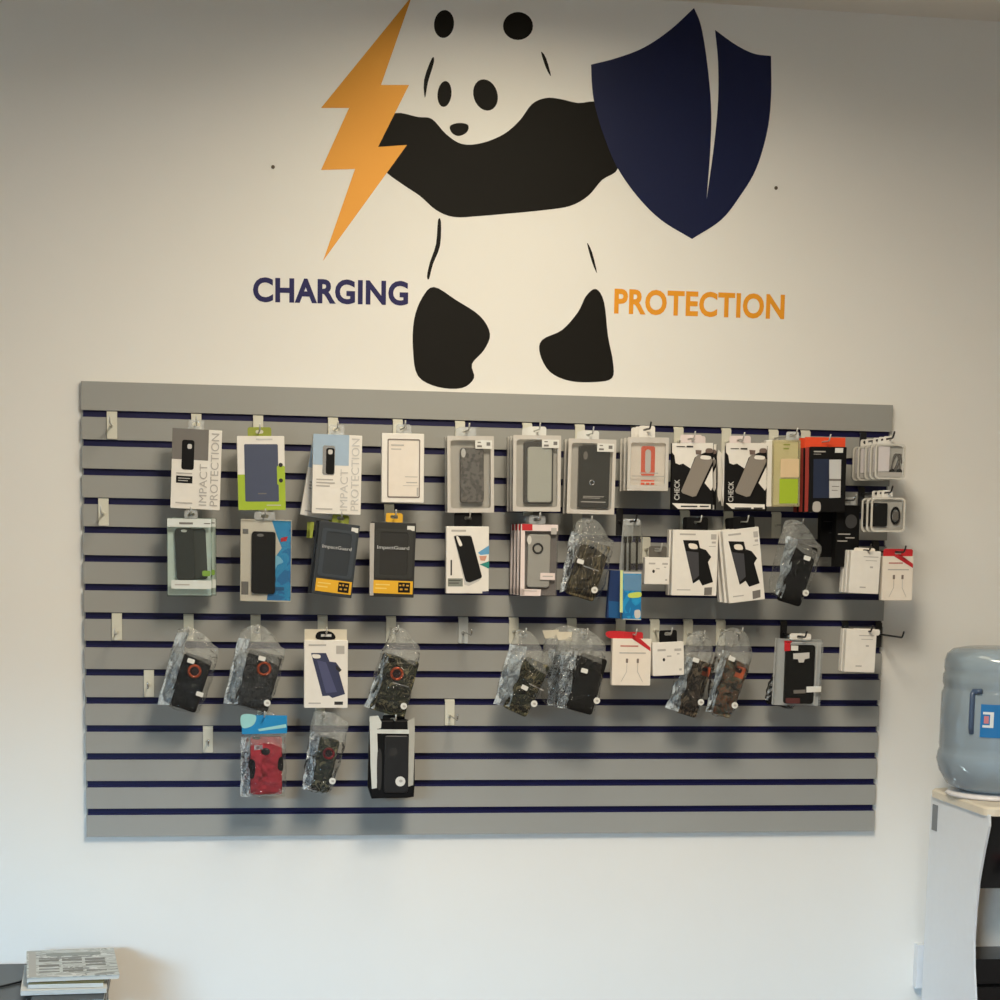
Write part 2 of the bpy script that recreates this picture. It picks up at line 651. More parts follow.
camo_green = pattern('green woodland camo', [(12, 13, 11), (58, 62, 40), (16, 18, 14), (128, 120, 88), (26, 34, 24)], 55, 0.45)
camo_grey = pattern('dark grey camo', [(34, 34, 34), (62, 62, 60), (22, 22, 22), (84, 82, 78)], 60, 0.45)
camo_brown = pattern('brown tree bark camo', [(46, 38, 32), (90, 76, 62), (26, 22, 20), (124, 108, 86), (60, 54, 40)], 50, 0.5, (1, 1, 0.45))
camo_wood = pattern('tan reed camo', [(70, 62, 42), (40, 36, 28), (116, 104, 74), (54, 52, 36)], 70, 0.5, (1.6, 1, 0.3))
lace = pattern('dark lace pattern', [(66, 64, 62), (102, 98, 94), (78, 76, 72), (58, 57, 55)], 130, 0.5, kind='vor')
seaprint = pattern('sea wave print', [(12, 112, 172), (22, 140, 196), (34, 148, 200), (14, 120, 180)], 22, 0.45)


# ---------- builders for recurring kinds of pack
def impact_box(label, quad, hole, block_mat, zo, d, tint):
    p = Pack('phone_case_box', label, 'phone case box', quad, d, 0.022, zo=zo)
    p.body('carton', white)
    p.ru('printed_block', block_mat, 0.0, 0.0, 0.735, 0.385)
    p.ru('picture_window', silver if tint else deepblk, 0.20, 0.14, 0.45, 0.51, 0.006, 2)
    p.ru('pictured_phone', deepblk, 0.27 if tint else 0.22, 0.17, 0.44, 0.50, 0.006, 3)
    p.ru('pictured_lens', palegrey, 0.31, 0.19, 0.40, 0.25, 0.004, 4)
    if tint:
        p.lines('small_print', ltgrey, [(0.08, 0.56, 0.42, 0.575), (0.08, 0.60, 0.46, 0.615), (0.08, 0.64, 0.36, 0.655), (0.08, 0.93, 0.42, 0.945)])
    else:
        p.ru('black_label', black, 0.10, 0.59, 0.43, 0.68, 0.0005)
        p.lines('small_print', ltgrey, [(0.14, 0.615, 0.38, 0.625), (0.14, 0.645, 0.34, 0.655), (0.10, 0.55, 0.42, 0.565), (0.10, 0.92, 0.44, 0.935)], 3)
    m = palegrey if tint else ltgrey
    p.text('lettering', m, 'IMPACT', 0.57, 0.43, 0.725, 0.95, True, bold=0.0)
    p.text('lettering', m, 'PROTECTION', 0.79, 0.04, 0.95, 0.95, True, bold=0.0)
    p.tab(tabclear, hole, 0.04)
    return p


def frosted_box(label, quad, hole, zo, d, case_mat, c, edge=None, tabm=None):
    """clear rigid box, pale insert, case inside, price sticker at the corner"""
    p = Pack('clear_phone_case_box', label, 'phone case box', quad, d, 0.030, zo=zo)
    p.body('clear_shell', frost_m)
    p.body('insert_card', M('grey insert card', (176, 172, 164), 0.5), 0.001, -0.004, -0.008, rr(0, 0, p.w * 0.94, p.h * 0.95, 0.002, 2))
    oc, ic = rr(0, 0, p.w, p.h, 0.002, 3), rr(0, 0, p.w * 0.86, p.h * 0.88, 0.008, 3)
    Geo().add(*ring(oc, ic, -p.t + 0.001, -p.t - 0.0008)).obj('front_rim', M('pale frame card', (198, 193, 184), 0.5), p.e)
    if edge:
        pass
    return p


def clear_box_case(p, mat, u0, v0, u1, v1, y0=-0.010, y1=-0.026, r=0.008):
    (a, b), (c, d) = p.uv(u0, v0), p.uv(u1, v1)
    pl = rr((a + c) / 2, (b + d) / 2, c - a, b - d, r, 5)
    return Geo().add(*slab(pl, y0, y1, 0.002)).obj('phone_case', mat, p.e)


def bag(label, quad, hole, casequad, case_mat, d, zo=(0, 0, 1), fold=None, ring_px=None, stickers=(), t=0.034, camhole=None, seed=1, top=True, bend=0.30):
    rnd = random.Random(seed)
    p = Pack('bagged_phone_case', label, 'bagged phone case', quad, d, t, zo=zo)
    ph = [rnd.uniform(0, 6.28) for _ in range(12)]
    nx, nz = 20, 28
    tl, tr, br, bl = (Vector(q) for q in p.quad)

    hq = Vector(p.l(hole))
    te = tr - tl
    sh = min(0.8, max(0.15, (hq - tl).dot(te) / te.length_squared))
    tpt = tl + te * sh
    lift = Vector((hq.x - tpt.x, max(0.0, hq.y + 0.011 - tpt.y + 0.004)))

    def pt(s, q):
        a, b = 2 * s - 1, 2 * q - 1
        a2 = a * math.sqrt(1 - b * b / 2) * bend + a * (1 - bend)
        b2 = b * math.sqrt(1 - a * a / 2) * bend + b * (1 - bend)
        s2, q2 = (a2 + 1) / 2, (b2 + 1) / 2
        v = (tl * (1 - s2) + tr * s2) * (1 - q2) + (bl * (1 - s2) + br * s2) * q2
        wgt = (1 - q) ** 3 * max(0.0, 1 - ((s - sh) / 0.55) ** 2)
        v = Vector((v.x + lift.x * wgt, v.y + lift.y * wgt))
        e = 0.0012
        return v.x + e * math.sin(9 * q + ph[0]) + e * math.sin(23 * q + ph[1]), v.y + e * math.sin(11 * s + ph[2])

    def wr(s, q, k):
        return (math.sin(14 * s + 5 * q + ph[k]) * math.sin(9 * q - 4 * s + ph[k + 1]) + 0.6 * math.sin(31 * s - 12 * q + ph[k + 2])
                * math.sin(24 * q + 9 * s + ph[k + 3])) * 0.0022

    v, f = [], []
    for side in (0, 1):
        for j in range(nz + 1):
            for i in range(nx + 1):
                s, q = i / nx, j / nz
                x, z = pt(s, q)
                edge = (1 - abs(2 * s - 1) ** 10) * (1 - abs(2 * q - 1) ** 10)
                flatn = min(1, 0.25 + q * 2.0)
                if side == 0:
                    y = -t * 0.35 - (t * 0.62 * flatn + wr(s, q, 3)) * edge
                else:
                    y = -t * 0.35 + (t * 0.30 * flatn + wr(s, q, 7) * 0.5) * edge
                v.append((x, min(-0.0005, max(-t, y)), z))
    off = (nx + 1) * (nz + 1)
    for side in (0, 1):
        for j in range(nz):
            for i in range(nx):
                a = side * off + j * (nx + 1) + i
                f.append((a, a + 1, a + nx + 2, a + nx + 1))
    cut = 8
    ft = [q for i, q in enumerate(f) if (i % (nx * nz)) // nx < cut]
    fb = [q for i, q in enumerate(f) if (i % (nx * nz)) // nx >= cut]
    for nm, fl, mt in (('bag_film', fb, bag_m), ('bag_top', ft, bag_top)):
        used = sorted({i for q in fl for i in q})
        ix = {i: k for k, i in enumerate(used)}
        Geo().add([v[i] for i in used], [tuple(ix[i] for i in q) for q in fl]).obj(nm, mt, p.e, True)
    p.case('phone_case', case_mat, casequad, -0.007, -t + 0.011, 0.007, 0.003)
    ctr, cw, chh, rot = p.cf
    yy = -t + 0.011
    if camhole:
        Geo().add(*slab(ell(*p.ck(*camhole), 0.010, 0.0055, 20, rot), yy, yy - 0.0008)).obj('camera_cutout', deepblk, p.e)
    if ring_px:
        rx, rz = p.l(ring_px[0])
        m = ring_px[1]
        if len(ring_px) == 4:
            Geo().add(*slab(rr(rx, rz, ring_px[2] * 2, ring_px[2] * 2.4, 0.004, 4, rot), yy, yy - 0.001)).obj('orange_patch', m, p.e)
            Geo().add(*slab(rr(rx - 0.006, rz + 0.004, ring_px[2] * 1.3, ring_px[2] * 1.0, 0.004, 4, rot), yy - 0.001, yy - 0.0016)).obj('camera_cutout', M('dark maroon cutout', (44, 14, 14), 0.5), p.e)
        else:
            Geo().add(*torus(rx, rz, ring_px[2], 0.0036, yy - 0.002)).obj('ring_holder', m, p.e, True)
            Geo().add(*slab(ell(rx, rz, ring_px[2] * 0.75, ring_px[2] * 0.75), yy, yy - 0.0012)).obj('ring_plate', M('dark maroon cutout', (44, 14, 14), 0.5), p.e)
    for kind, q in stickers:
        sx, sz = p.l(q)
        y = -t - 0.0003
        if kind == 'tag':
            Geo().add(*slab(rr(sx, sz, 0.019, 0.012, 0.002, 3, rot), y + 0.0004, y)).obj('price_tag', sticker, p.e)
        elif kind == 'dot':
            dd = Geo().add(*slab(ell(sx, sz, 0.0090, 0.0090), y + 0.0004, y)).obj('round_sticker', sticker, p.e)
            Geo().add(*slab(ell(sx + 0.001, sz, 0.004, 0.003), y - 0.0001, y - 0.0005)).obj('sticker_mark', ltgrey, dd)
        elif kind == 'strip':
            Geo().add(*slab(rr(sx, sz, 0.045, 0.003, 0.0005, 2, rot), yy, yy - 0.0008)).obj('belt_strip', ltgrey, p.e)
    if fold:
        # crumpled flap of film down one side, window glint painted into its colour, given by a polyline of photo points (left, right)
        Lp, Rp = fold
        v, f = [], []
        nn = 22
        for j in range(nn + 1):
            q = j / nn
            a = Vector(p.l(Lp[0])).lerp(Vector(p.l(Lp[1])), q)
            b = Vector(p.l(Rp[0])).lerp(Vector(p.l(Rp[1])), q)
            for i in range(7):
                s = i / 6
                c = a.lerp(b, s)
                v.append((c.x + 0.0012 * math.sin(17 * q + ph[i]), -t * 0.72 - 0.004 * math.sin(3 * s * pi + 13 * q + ph[2]) - 0.003 * math.sin(21 * q + 4 * s + ph[5]),
                          c.y))
        for j in range(nn):
            for i in range(6):
                a = j * 7 + i
                f.append((a, a + 1, a + 8, a + 7))
        Geo().add(v, f).obj('bag_fold_glint', fold_glint_m, p.e)
    hx, hz = p.l(hole)
    Geo().add(*ring(ell(hx, hz, 0.010, 0.009), ell(hx, hz, 0.0055, 0.0045), -t * 0.35 + 0.0006, -t * 0.35 - 0.0006)).obj('hang_hole_rim', tabclear, p.e)
    p.hole = (hx, hz)
    return p


Z1 = (150, 410, 5)     # zoom frames used for measuring
Z2 = (300, 410, 5)
Z3 = (450, 410, 5)
Z4 = (600, 410, 5)
Z5 = (740, 410, 5)

# =================================================================== ROW 1
hook((at(112, 424, 0).x, at(112, 424, 0).z - 0.004), 'empty white hook at the upper left corner of the slatwall', length=0.15)
hook((at(103.5, 512, 0).x, at(103.5, 512, 0).z - 0.004), 'empty white hook at the left edge, second from the top', length=0.15)

p = impact_box('white and grey impact protection box, leftmost in the top row', [(108, 88), (364, 104), (345, 502), (106, 490)], (232, 70), midgrey, Z1, 0.12, False)
p.hook('white hook holding the leftmost grey and white impact box')

p = Pack('phone_case_box', 'lime green and white carton with a slate blue folio case', 'phone case box', [(435, 130), (672, 130), (678, 500), (441, 500)], 0.12, 0.02, zo=Z1)
p.body('carton', white)
p.ru('green_band', lime, 0.0, 0.52, 1.0, 1.0)
p.ru('folio_case', slate, 0.15, 0.11, 0.86, 0.885, 0.003, 2)
p.ru('case_logo', midgrey, 0.42, 0.77, 0.60, 0.785, 0.0005, 3)
p.ru('green_notch', lime, 0.83, 0.40, 1.0, 0.66, 0.004, 3)
for vv in (0.39, 0.60):
    p.flat('notch_dot', dkgrey, ell(*p.uv(0.91, vv), 0.0055, 0.0055), 4, False)
p.lines('small_print', palegrey, [(0.40, 0.035, 0.75, 0.055), (0.60, 0.93, 0.90, 0.94)], 2)
p.tab(limetab, (548, 108), 0.062, 0.012)
p.hook('white hook holding the lime green carton')

p = impact_box('white and pale blue impact protection box in front', [(65, 120), (312, 127), (302, 527), (60, 515)], (185, 95), palblue, Z2, 0.15, True)
copy_pack(p, 0.055, 'second impact box tilted behind the pale blue one', -0.013, -0.014, 0.15)
p.hook('white hook holding the pale blue impact boxes')

p = Pack('phone_case_box', 'plain white slim carton with a framed window', 'phone case box', [(410, 116), (620, 118), (620, 466), (407, 460)], 0.16, 0.02, zo=Z2)
p.body('carton', white)
o_, i_ = rr(*p.uv(0.52, 0.505), p.w * 0.77, p.h * 0.85, 0.004), rr(*p.uv(0.52, 0.505), p.w * 0.72, p.h * 0.815, 0.003)
Geo().add(*ring(o_, i_, -p.t, -p.t - 0.0012)).obj('window_frame_line', M('bronze grey line', (120, 108, 100), 0.4), p.e)
p.ru('pictured_case', M('cream case print', (227, 218, 206), 0.5), 0.175, 0.105, 0.865, 0.905, 0.004, 1)
p.lines('small_print', ltgrey, [(0.22, 0.16, 0.52, 0.18), (0.22, 0.22, 0.46, 0.235), (0.55, 0.62, 0.85, 0.63), (0.58, 0.70, 0.84, 0.715), (0.50, 0.75, 0.86, 0.757), (0.83, 0.78, 0.87, 0.90)], 2)
p.tab(tabclear, (520, 92), 0.040)
p.hook('white hook holding the plain white carton')

def frosted(label, quad, hole, zo, d):
    p = Pack('clear_phone_case_box', label, 'phone case box', quad, d, 0.030, zo=zo)
    p.body('insert_card', M('grey insert card', (184, 179, 170), 0.5), 0.001, -0.002, -0.006, rr(0, 0, p.w * 0.96, p.h * 0.97, 0.002, 2))
    p.body('clear_shell', frost_m2)
    oc, ic = rr(0, 0, p.w, p.h, 0.002, 4), rr(0, 0, p.w * 0.86, p.h * 0.89, 0.008, 4)
    Geo().add(*ring(oc, ic, -p.t + 0.001, -p.t - 0.0008)).obj('front_rim', M('pale frame card', (196, 191, 183), 0.5), p.e)
    st = p.ru('price_label', sticker, 0.60, 0.055, 0.96, 0.165, 0.0015, 3)
    p.lines('price_print', midgrey, [(0.65, 0.075, 0.72, 0.09), (0.64, 0.12, 0.74, 0.145), (0.84, 0.08, 0.92, 0.125)], 4, st)
    p.tab(sticker if zo is Z3 else tabclear, hole, 0.05)
    return p
frost_m2 = film('lightly frosted box plastic', haze=0.05, gloss=0.3, rough=0.08, scale=4, bump=0.05, hazecol=(214, 210, 202))

p = frosted('clear box with a dark lace patterned phone case', [(738, 130), (972, 130), (967, 514), (735, 512)], (838, 105), Z2, 0.15)
clear_box_case(p, lace, 0.29, 0.15, 0.79, 0.87)
p.flat('camera_cutout', palegrey, ell(*p.uv(0.35, 0.22), 0.006, 0.012), 1, False, -0.026)
copy_pack(p, 0.04, 'clear lace case box behind the front lace one')
p.hook('white hook holding the lace patterned case boxes')

p = frosted('clear box with a plain pale grey case, front of three', [(318, 125), (557, 128), (550, 508), (312, 506)], (440, 102), Z3, 0.17)
clear_box_case(p, M('charcoal bumper', (62, 62, 60), 0.4), 0.24, 0.08, 0.86, 0.90, -0.008, -0.020)
clear_box_case(p, M('pale grey translucent shell', (178, 178, 168), 0.35), 0.31, 0.15, 0.82, 0.88, -0.020, -0.026)
copy_pack(p, 0.045, 'middle clear box of the pale grey case stack')
copy_pack(p, 0.09, 'rearmost clear box of the pale grey case stack')
p.hook('white hook holding the stack of pale grey cases')

p = frosted('clear box with a black case showing a small ring', [(590, 142), (830, 148), (822, 524), (586, 516)], (705, 122), Z3, 0.155)
clear_box_case(p, M('black glossy shell', (44, 46, 44), 0.3), 0.24, 0.08, 0.89, 0.92)
p.flat('camera_cutout', midgrey, ell(*p.uv(0.37, 0.22), 0.006, 0.011), 1, False, -0.026)
Geo().add(*torus(*p.uv(0.52, 0.58), 0.006, 0.0014, -0.0268)).obj('ring_mark', silver, p.e)
p.lines('small_print', ltgrey, [(0.30, 0.83, 0.82, 0.845), (0.34, 0.76, 0.78, 0.77), (0.34, 0.78, 0.70, 0.79)], 1, None, -0.026)
copy_pack(p, 0.05, 'clear black case box behind the ringed one')
p.hook('white hook holding the ringed black case boxes')

p = Pack('small_clear_box', 'short clear box with an orange red figure, front of three', 'accessory box', [(140, 135), (346, 138), (338, 405), (135, 402)], 0.165, 0.026, zo=Z4)
p.body('insert_card', warmw, 0.001, -0.002, -0.010, rr(0, 0, p.w * 0.9, p.h * 0.9, 0.002, 2))
p.body('clear_shell', frost_m2)
oc, ic = rr(0, 0, p.w, p.h, 0.002, 4), rr(0, 0, p.w * 0.84, p.h * 0.80, 0.006, 4)
Geo().add(*ring(oc, ic, -p.t + 0.001, -p.t - 0.0008)).obj('front_rim', M('pale frame card', (196, 191, 183), 0.5), p.e)
p.ru('cream_panel', warmw, 0.06, 0.10, 0.42, 0.70, 0.004, 1, -0.010)
p.ru('red_figure', M('coral print', (214, 92, 64), 0.5), 0.36, 0.16, 0.70, 0.72, 0.006, 2, -0.010)
p.ru('pale_figure', palegrey, 0.46, 0.22, 0.60, 0.66, 0.008, 3, -0.010)
p.lines('red_print', M('coral print', (214, 92, 64), 0.5), [(0.33, 0.80, 0.66, 0.83), (0.33, 0.85, 0.42, 0.89), (0.46, 0.85, 0.54, 0.89), (0.58, 0.85, 0.66, 0.89)], 2)
p.lines('grey_print', ltgrey, [(0.30, 0.66, 0.75, 0.68), (0.10, 0.72, 0.9, 0.735)], 2)
p.tab(white, (240, 98), 0.045)
copy_pack(p, 0.045, 'middle short clear box of the orange figure stack')
copy_pack(p, 0.09, 'rearmost short clear box of the orange figure stack')
p.hook('black hook holding the short orange figure boxes', black=True)


def check_pack(label, quad, hole, zo, d, ox):
    p = Pack('phone_case_card', label, 'phone case card', quad, d, 0.016, zo=zo)
    p.body('card', black)
    q = lambda pts: [(x + ox, y) for x, y in pts]
    p.flat('white_splash', white, q([(64, 118), (438, 118), (436, 200), (400, 190), (300, 230), (270, 250), (232, 350), (165, 305), (130, 315), (95, 300), (85, 230), (64, 205)]), 1)
    p.flat('white_wedge', white, q([(432, 330), (360, 482), (418, 552), (434, 520)]), 1)
    p.flat('pictured_case_side', deepblk, q([(440, 255), (300, 612), (262, 610), (420, 240)]), 2)
    p.flat('pictured_case', greycase, q([(282, 240), (300, 225), (330, 225), (432, 262), (432, 285), (282, 600), (250, 608), (160, 575), (145, 555)]), 3)
    p.flat('camera_cutout', white, q([(335, 232), (412, 240), (404, 268), (325, 262)]), 4, sm=True)
    p.flat('red_badge', M('dull brown print', (110, 92, 84), 0.5), q([(275, 182), (330, 185), (325, 225), (280, 222)]), 5)
    p.flat('round_badge', M('dull brown print', (110, 92, 84), 0.5), q([(375, 170), (425, 170), (430, 205), (370, 205)]), 5, sm=True)
    p.flat('banner', white, q([(62, 665), (416, 676), (416, 718), (118, 718)]), 2)
    p.lines('banner_print', dkgrey, [(0.22, 0.945, 0.62, 0.965), (0.68, 0.945, 0.90, 0.965), (0.10, 0.05, 0.30, 0.062), (0.34, 0.045, 0.50, 0.068)], 4)
    p.text('lettering', M('grey white print', (200, 198, 192), 0.5), 'CHECK', 0.06, 0.55, 0.185, 0.86, True, 3, 0.01)
    p.tab(pinkw, hole, 0.060, 0.012)
    return p


Z6 = (665, 430, 9.09)
p = check_pack('black and white card reading check with a grey case', [(62, 116), (440, 118), (438, 722), (64, 720)], (245, 82), Z6, 0.15, 0)
copy_pack(p, 0.06, 'second check card behind the left check card', 0.026, 0, 0.0)
p.hook('white hook holding the left pair of check cards')
p = check_pack('right black and white check card beside the yellowish box', [(553, 136), (931, 138), (929, 738), (553, 736)], (690, 92), Z6, 0.15, 490)
p.hook('white hook holding the right stack of check cards')
for k_, (qx, nm) in enumerate(((520, 'white curled card edge just left of the right check card'), (478, 'outer white curled card edge left of the right check card'))):
    p2 = Pack('phone_case_card', nm, 'phone case card', [(qx, 205), (qx + 330, 208), (qx + 330, 700), (qx + 2, 640)], 0.125 - 0.03 * k_, 0.004, zo=Z6)
    pts = [p2.l(q) for q in ((qx + 12, 180), (qx + 40, 215), (qx + 330, 215), (qx + 330, 690), (qx + 40, 690), (qx + 30, 640), (qx + 12, 655), (qx - 2, 600), (qx + 6, 400), (qx - 4, 240))]
    p2.body('card', white, 0.0008, 0, None, pts)
    p2.tab(pinkw, (690, 92), 0.03, 0.010)

p = Pack('clear_phone_case_box', 'yellowish clear box with a lime green label', 'phone case box', [(172, 150), (302, 150), (300, 484), (166, 484)], 0.185, 0.020, zo=Z5)
p.body('insert_card', M('yellow cream card', (232, 226, 198), 0.5), 0.001, -0.002, -0.006, rr(0, 0, p.w * 0.92, p.h * 0.95, 0.002, 2))
p.body('clear_shell', yellowish)
p.ru('green_label', lime, 0.22, 0.58, 0.92, 0.95, 0.002, 1)
p.ru('peach_patch', M('peach print', (216, 190, 150), 0.5), 0.25, 0.28, 0.95, 0.56, 0.003, 1)
p.lines('small_print', M('olive print', (130, 140, 60), 0.5), [(0.35, 0.06, 0.60, 0.08), (0.35, 0.12, 0.55, 0.14)], 1)
p.tab(tabclear, (268, 128), 0.036)
HX = p
p.hook('white hook holding the yellowish and white boxes')
p = Pack('phone_case_box', 'white carton edge standing out behind the yellowish box', 'phone case box', [(133, 150), (262, 150), (256, 482), (126, 484)], 0.15, 0.020, zo=Z5)
p.body('carton', white)
p.tab(tabclear, (268, 128), 0.036)
p = Pack('phone_case_box', 'thin grey carton rearmost behind the white and yellowish boxes', 'phone case box', [(112, 160), (240, 160), (236, 482), (106, 484)], 0.10, 0.016, zo=Z5)
p.body('carton', ltgrey)
p.tab(tabclear, (268, 128), 0.036)

p = Pack('phone_case_box', 'orange topped black box with a dark blue case, front one', 'phone case box', [(348, 184), (532, 184), (527, 512), (345, 508)], 0.185, 0.022, zo=Z5)
p.body('carton', black)
p.flat('blue_case', M('midnight blue shell', (32, 42, 66), 0.4), [(368, 245), (446, 245), (446, 440), (366, 440)], 1)
p.flat('white_panel', M('cool white print', (196, 196, 194), 0.5), [(446, 248), (506, 248), (502, 438), (446, 440)], 1)
p.lines('panel_gap', midgrey, [(0.54, 0.49, 0.86, 0.52), (0.62, 0.60, 0.82, 0.61), (0.62, 0.66, 0.78, 0.67)], 2)
p.flat('price_label', sticker, [(476, 190), (516, 190), (514, 214), (474, 214)], 2)
p.lines('print', ltgrey, [(0.10, 0.065, 0.42, 0.085), (0.10, 0.11, 0.30, 0.118)], 2)
p.flat('seal_badge', ltgrey, [(368, 462), (400, 462), (400, 505), (365, 505)], 1, sm=True)
hd = Geo()
hx, hz = p.l((432, 160))
o_ = rr(hx, hz - 0.002, p.w * 1.1, 0.030, 0.002)
hd.add(*ring(o_, rr(hx, hz, 0.020, 0.009, 0.004), -p.t * 0.5 + 0.001, -p.t * 0.5 - 0.001))
hd.obj('hang_header', orange, p.e)
p.hole = (hx, hz)
p.flat('left_red_edge', brick, [(330, 186), (348, 186), (345, 508), (325, 508)], -8)
copy_pack(p, 0.05, 'middle orange topped black box of its stack')
copy_pack(p, 0.10, 'rearmost orange topped black box of its stack')
p.hook('white hook holding the orange topped boxes')


def clamshell(label, quad, hole, zo, d, kind):
    p = Pack('clear_clamshell_pack', label, 'clamshell pack', quad, d, 0.014, zo=zo)
    p.body('clear_shell', shell_m, 0.003, 0, None, rr(0, 0, p.w, p.h, 0.012, 5))
    Geo().add(*ring(rr(0, 0, p.w, p.h, 0.012), rr(0, 0, p.w * 0.9, p.h * 0.9, 0.009), -p.t + 0.001, -p.t - 0.001)).obj('moulded_rim', M('milky rim plastic', (206, 202, 192), 0.3), p.e)
    p.body('backing_sheet', M('pale backing sheet', (196, 192, 184) if kind == 'buds' else (176, 176, 168), 0.5), 0.0005, -0.0012, -0.0024, rr(0, 0, p.w * 0.9, p.h * 0.9, 0.009))
    if kind == 'buds':
        p.ru('paper_insert', M('lilac white card', (206, 200, 200), 0.5), 0.10, 0.08, 0.47, 0.78, 0.001, 1)
        p.ru('grey_insert', ltgrey, 0.10, 0.80, 0.9, 0.93, 0.001, 1)
        g = Geo()
        x, z = p.uv(0.72, 0.55)
        pts = [(x + 0.016 * math.cos(a * 1.0) * (1 - a / 40), -0.008, z + 0.026 * math.sin(a * 1.3)) for a in [i * 0.35 for i in range(40)]]
        g.add(*tube(pts, 0.0016, 6))
        g.obj('coiled_cable', midgrey, p.e, True)
        g = Geo()
        g.add(*slab(ell(*p.uv(0.60, 0.80), 0.008, 0.010), -0.004, -0.010, 0.002))
        g.add(*slab(ell(*p.uv(0.84, 0.80), 0.008, 0.010), -0.004, -0.010, 0.002))
        g.obj('earbud', dkgrey, p.e)
    else:
        p.body('charger_block', deepblk, 0.002, -0.003, -0.011, rr(*p.uv(0.30, 0.50), p.w * 0.40, p.h * 0.68, 0.003))
        g = Geo()
        x, z = p.uv(0.74, 0.52)
        for k in range(4):
            g.add(*torus(x, z, 0.020 + 0.0022 * (k % 2), 0.0022, -0.004 - 0.002 * k, 22, 6, 0.55))
        g.obj('coiled_cable', deepblk, p.e, True)
        p.ru('grey_plug', midgrey, 0.66, 0.40, 0.82, 0.66, 0.003, 1, -0.010)
    p.tab(white, hole, 0.032, 0.008)
    return p


Z7 = (840, 425, 8.3375)
GR = 'earphone clamshells'
p = clamshell('front clear clamshell of white earphones at the upper right', [(295, 155), (548, 158), (545, 455), (290, 450)], (415, 118), Z7, 0.215, 'buds')
for k, nm in enumerate(('second', 'third', 'fourth', 'rearmost')):
    copy_pack(p, 0.04 * (k + 1) + (0.02 if k > 1 else 0), nm + ' clear earphone clamshell behind the front one on its hook')
p.hook('black hook holding the earphone clamshells at the top right', black=True)
p = clamshell('front clear clamshell with a black charger and coiled cable', [(258, 605), (545, 605), (540, 895), (255, 890)], (400, 568), Z7, 0.215, 'charger')
copy_pack(p, 0.035, 'second charger clamshell behind the front one')
copy_pack(p, 0.075, 'rearmost charger clamshell behind the other two')
p.hook('black hook holding the charger clamshells', black=True)

Z8 = (810, 490, 8.336)
p = Pack('black_accessory_box', 'black box with a grey disc beside the charger clamshells', 'accessory box', [(215, 125), (420, 128), (400, 640), (212, 640)], 0.15, 0.03, zo=Z8)
p.body('carton', deepblk)
p.flat('grey_disc', M('charcoal disc', (58, 58, 58), 0.5), ell(*p.l((343, 262)), 0.017, 0.019), 1, False)
p.lines('small_print', ltgrey, [(0.10, 0.46, 0.62, 0.478), (0.42, 0.52, 0.80, 0.538), (0.08, 0.572, 0.50, 0.59)], 1)
p.tab(tabclear, (330, 90), 0.045)
p.hook('zinc hook holding the black box with a grey disc', length=0.19, mat=white_pl)
p = Pack('black_accessory_box', 'plain black box hanging behind the bag with a black case', 'accessory box', [(95, 130), (252, 130), (246, 560), (90, 560)], 0.09, 0.03, zo=Z8)
p.body('carton', deepblk)
p.lines('small_print', dkgrey, [(0.12, 0.30, 0.60, 0.315), (0.42, 0.52, 0.85, 0.535)], 1)
p.tab(tabclear, (180, 95), 0.045)

# =================================================================== ROW 2
p = Pack('clear_phone_case_box', 'pale green clear box with a black case, leftmost of the second row', 'phone case box', [(85, 540), (306, 540), (316, 937), (80, 930)], 0.13, 0.03, zo=Z1)
p.body('insert_card', M('pale green card', (212, 222, 216), 0.5), 0.001, -0.002, -0.006, rr(0, 0, p.w * 0.96, p.h * 0.97, 0.002, 2))
p.case('rear_case', M('charcoal shell', (60, 60, 58), 0.45), [(195, 592), (282, 592), (285, 845), (205, 850)], -0.006, -0.012)
p.case('front_case', M('charcoal black shell', (46, 46, 45), 0.45), [(122, 592), (205, 592), (238, 848), (134, 852)], -0.012, -0.020)
p.flat('camera_cutout', palegrey, ell(*p.l((170, 604)), 0.008, 0.004), 1, False, -0.020)
p.body('clear_shell', film('greenish thin plastic', tint=(240, 246, 244), haze=0.03, gloss=0.3, rough=0.08, scale=4, bump=0.05, hazecol=(196, 208, 204)))
p.ru('white_header', M('cool white card', (214, 220, 216), 0.5), 0.02, 0.01, 0.98, 0.115)
p.lines('header_print', midgrey, [(0.28, 0.055, 0.58, 0.08), (0.82, 0.06, 0.96, 0.072)])
p.ru('white_footer', M('cool white card', (214, 220, 216), 0.5), 0.10, 0.79, 0.98, 0.90)
p.lines('footer_print', ltgrey, [(0.18, 0.84, 0.50, 0.855)])
p.ru('green_badge', M('green badge', (120, 160, 60), 0.5), 0.78, 0.665, 0.96, 0.735, 0.004, 1)
p.tab(tabclear, (205, 522), 0.035)
copy_pack(p, 0.045, 'second pale green clear box behind the leftmost one', 0.012, 0.002)
p.hook('white hook holding the pale green clear boxes')

p = Pack('phone_case_box', 'clear box with sea blue wave print and black case', 'phone case box', [(455, 545), (710, 550), (708, 962), (450, 955)], 0.13, 0.026, zo=Z1)
p.body('carton', M('beige card', (214, 206, 190), 0.5), 0.001, 0, -0.012)
p.flat('sea_print', seaprint, [(610, 552), (706, 556), (704, 955), (585, 952), (592, 900), (612, 880), (606, 790), (625, 740), (660, 690), (640, 640)], 1, base=-0.012)
p.case('phone_case', blackm, [(505, 606), (655, 612), (600, 918), (512, 918)], -0.013, -0.022)
p.flat('camera_cutout', midgrey, ell(*p.l((552, 626)), 0.009, 0.004), 1, False, -0.022)
p.lines('side_print', midgrey, [(0.02, 0.76, 0.16, 0.92), (0.04, 0.12, 0.15, 0.18)], 1, None, -0.0120)
p.flat('red_chip', red, [(655, 640), (690, 632), (684, 655), (655, 660)], 2, base=-0.0125)
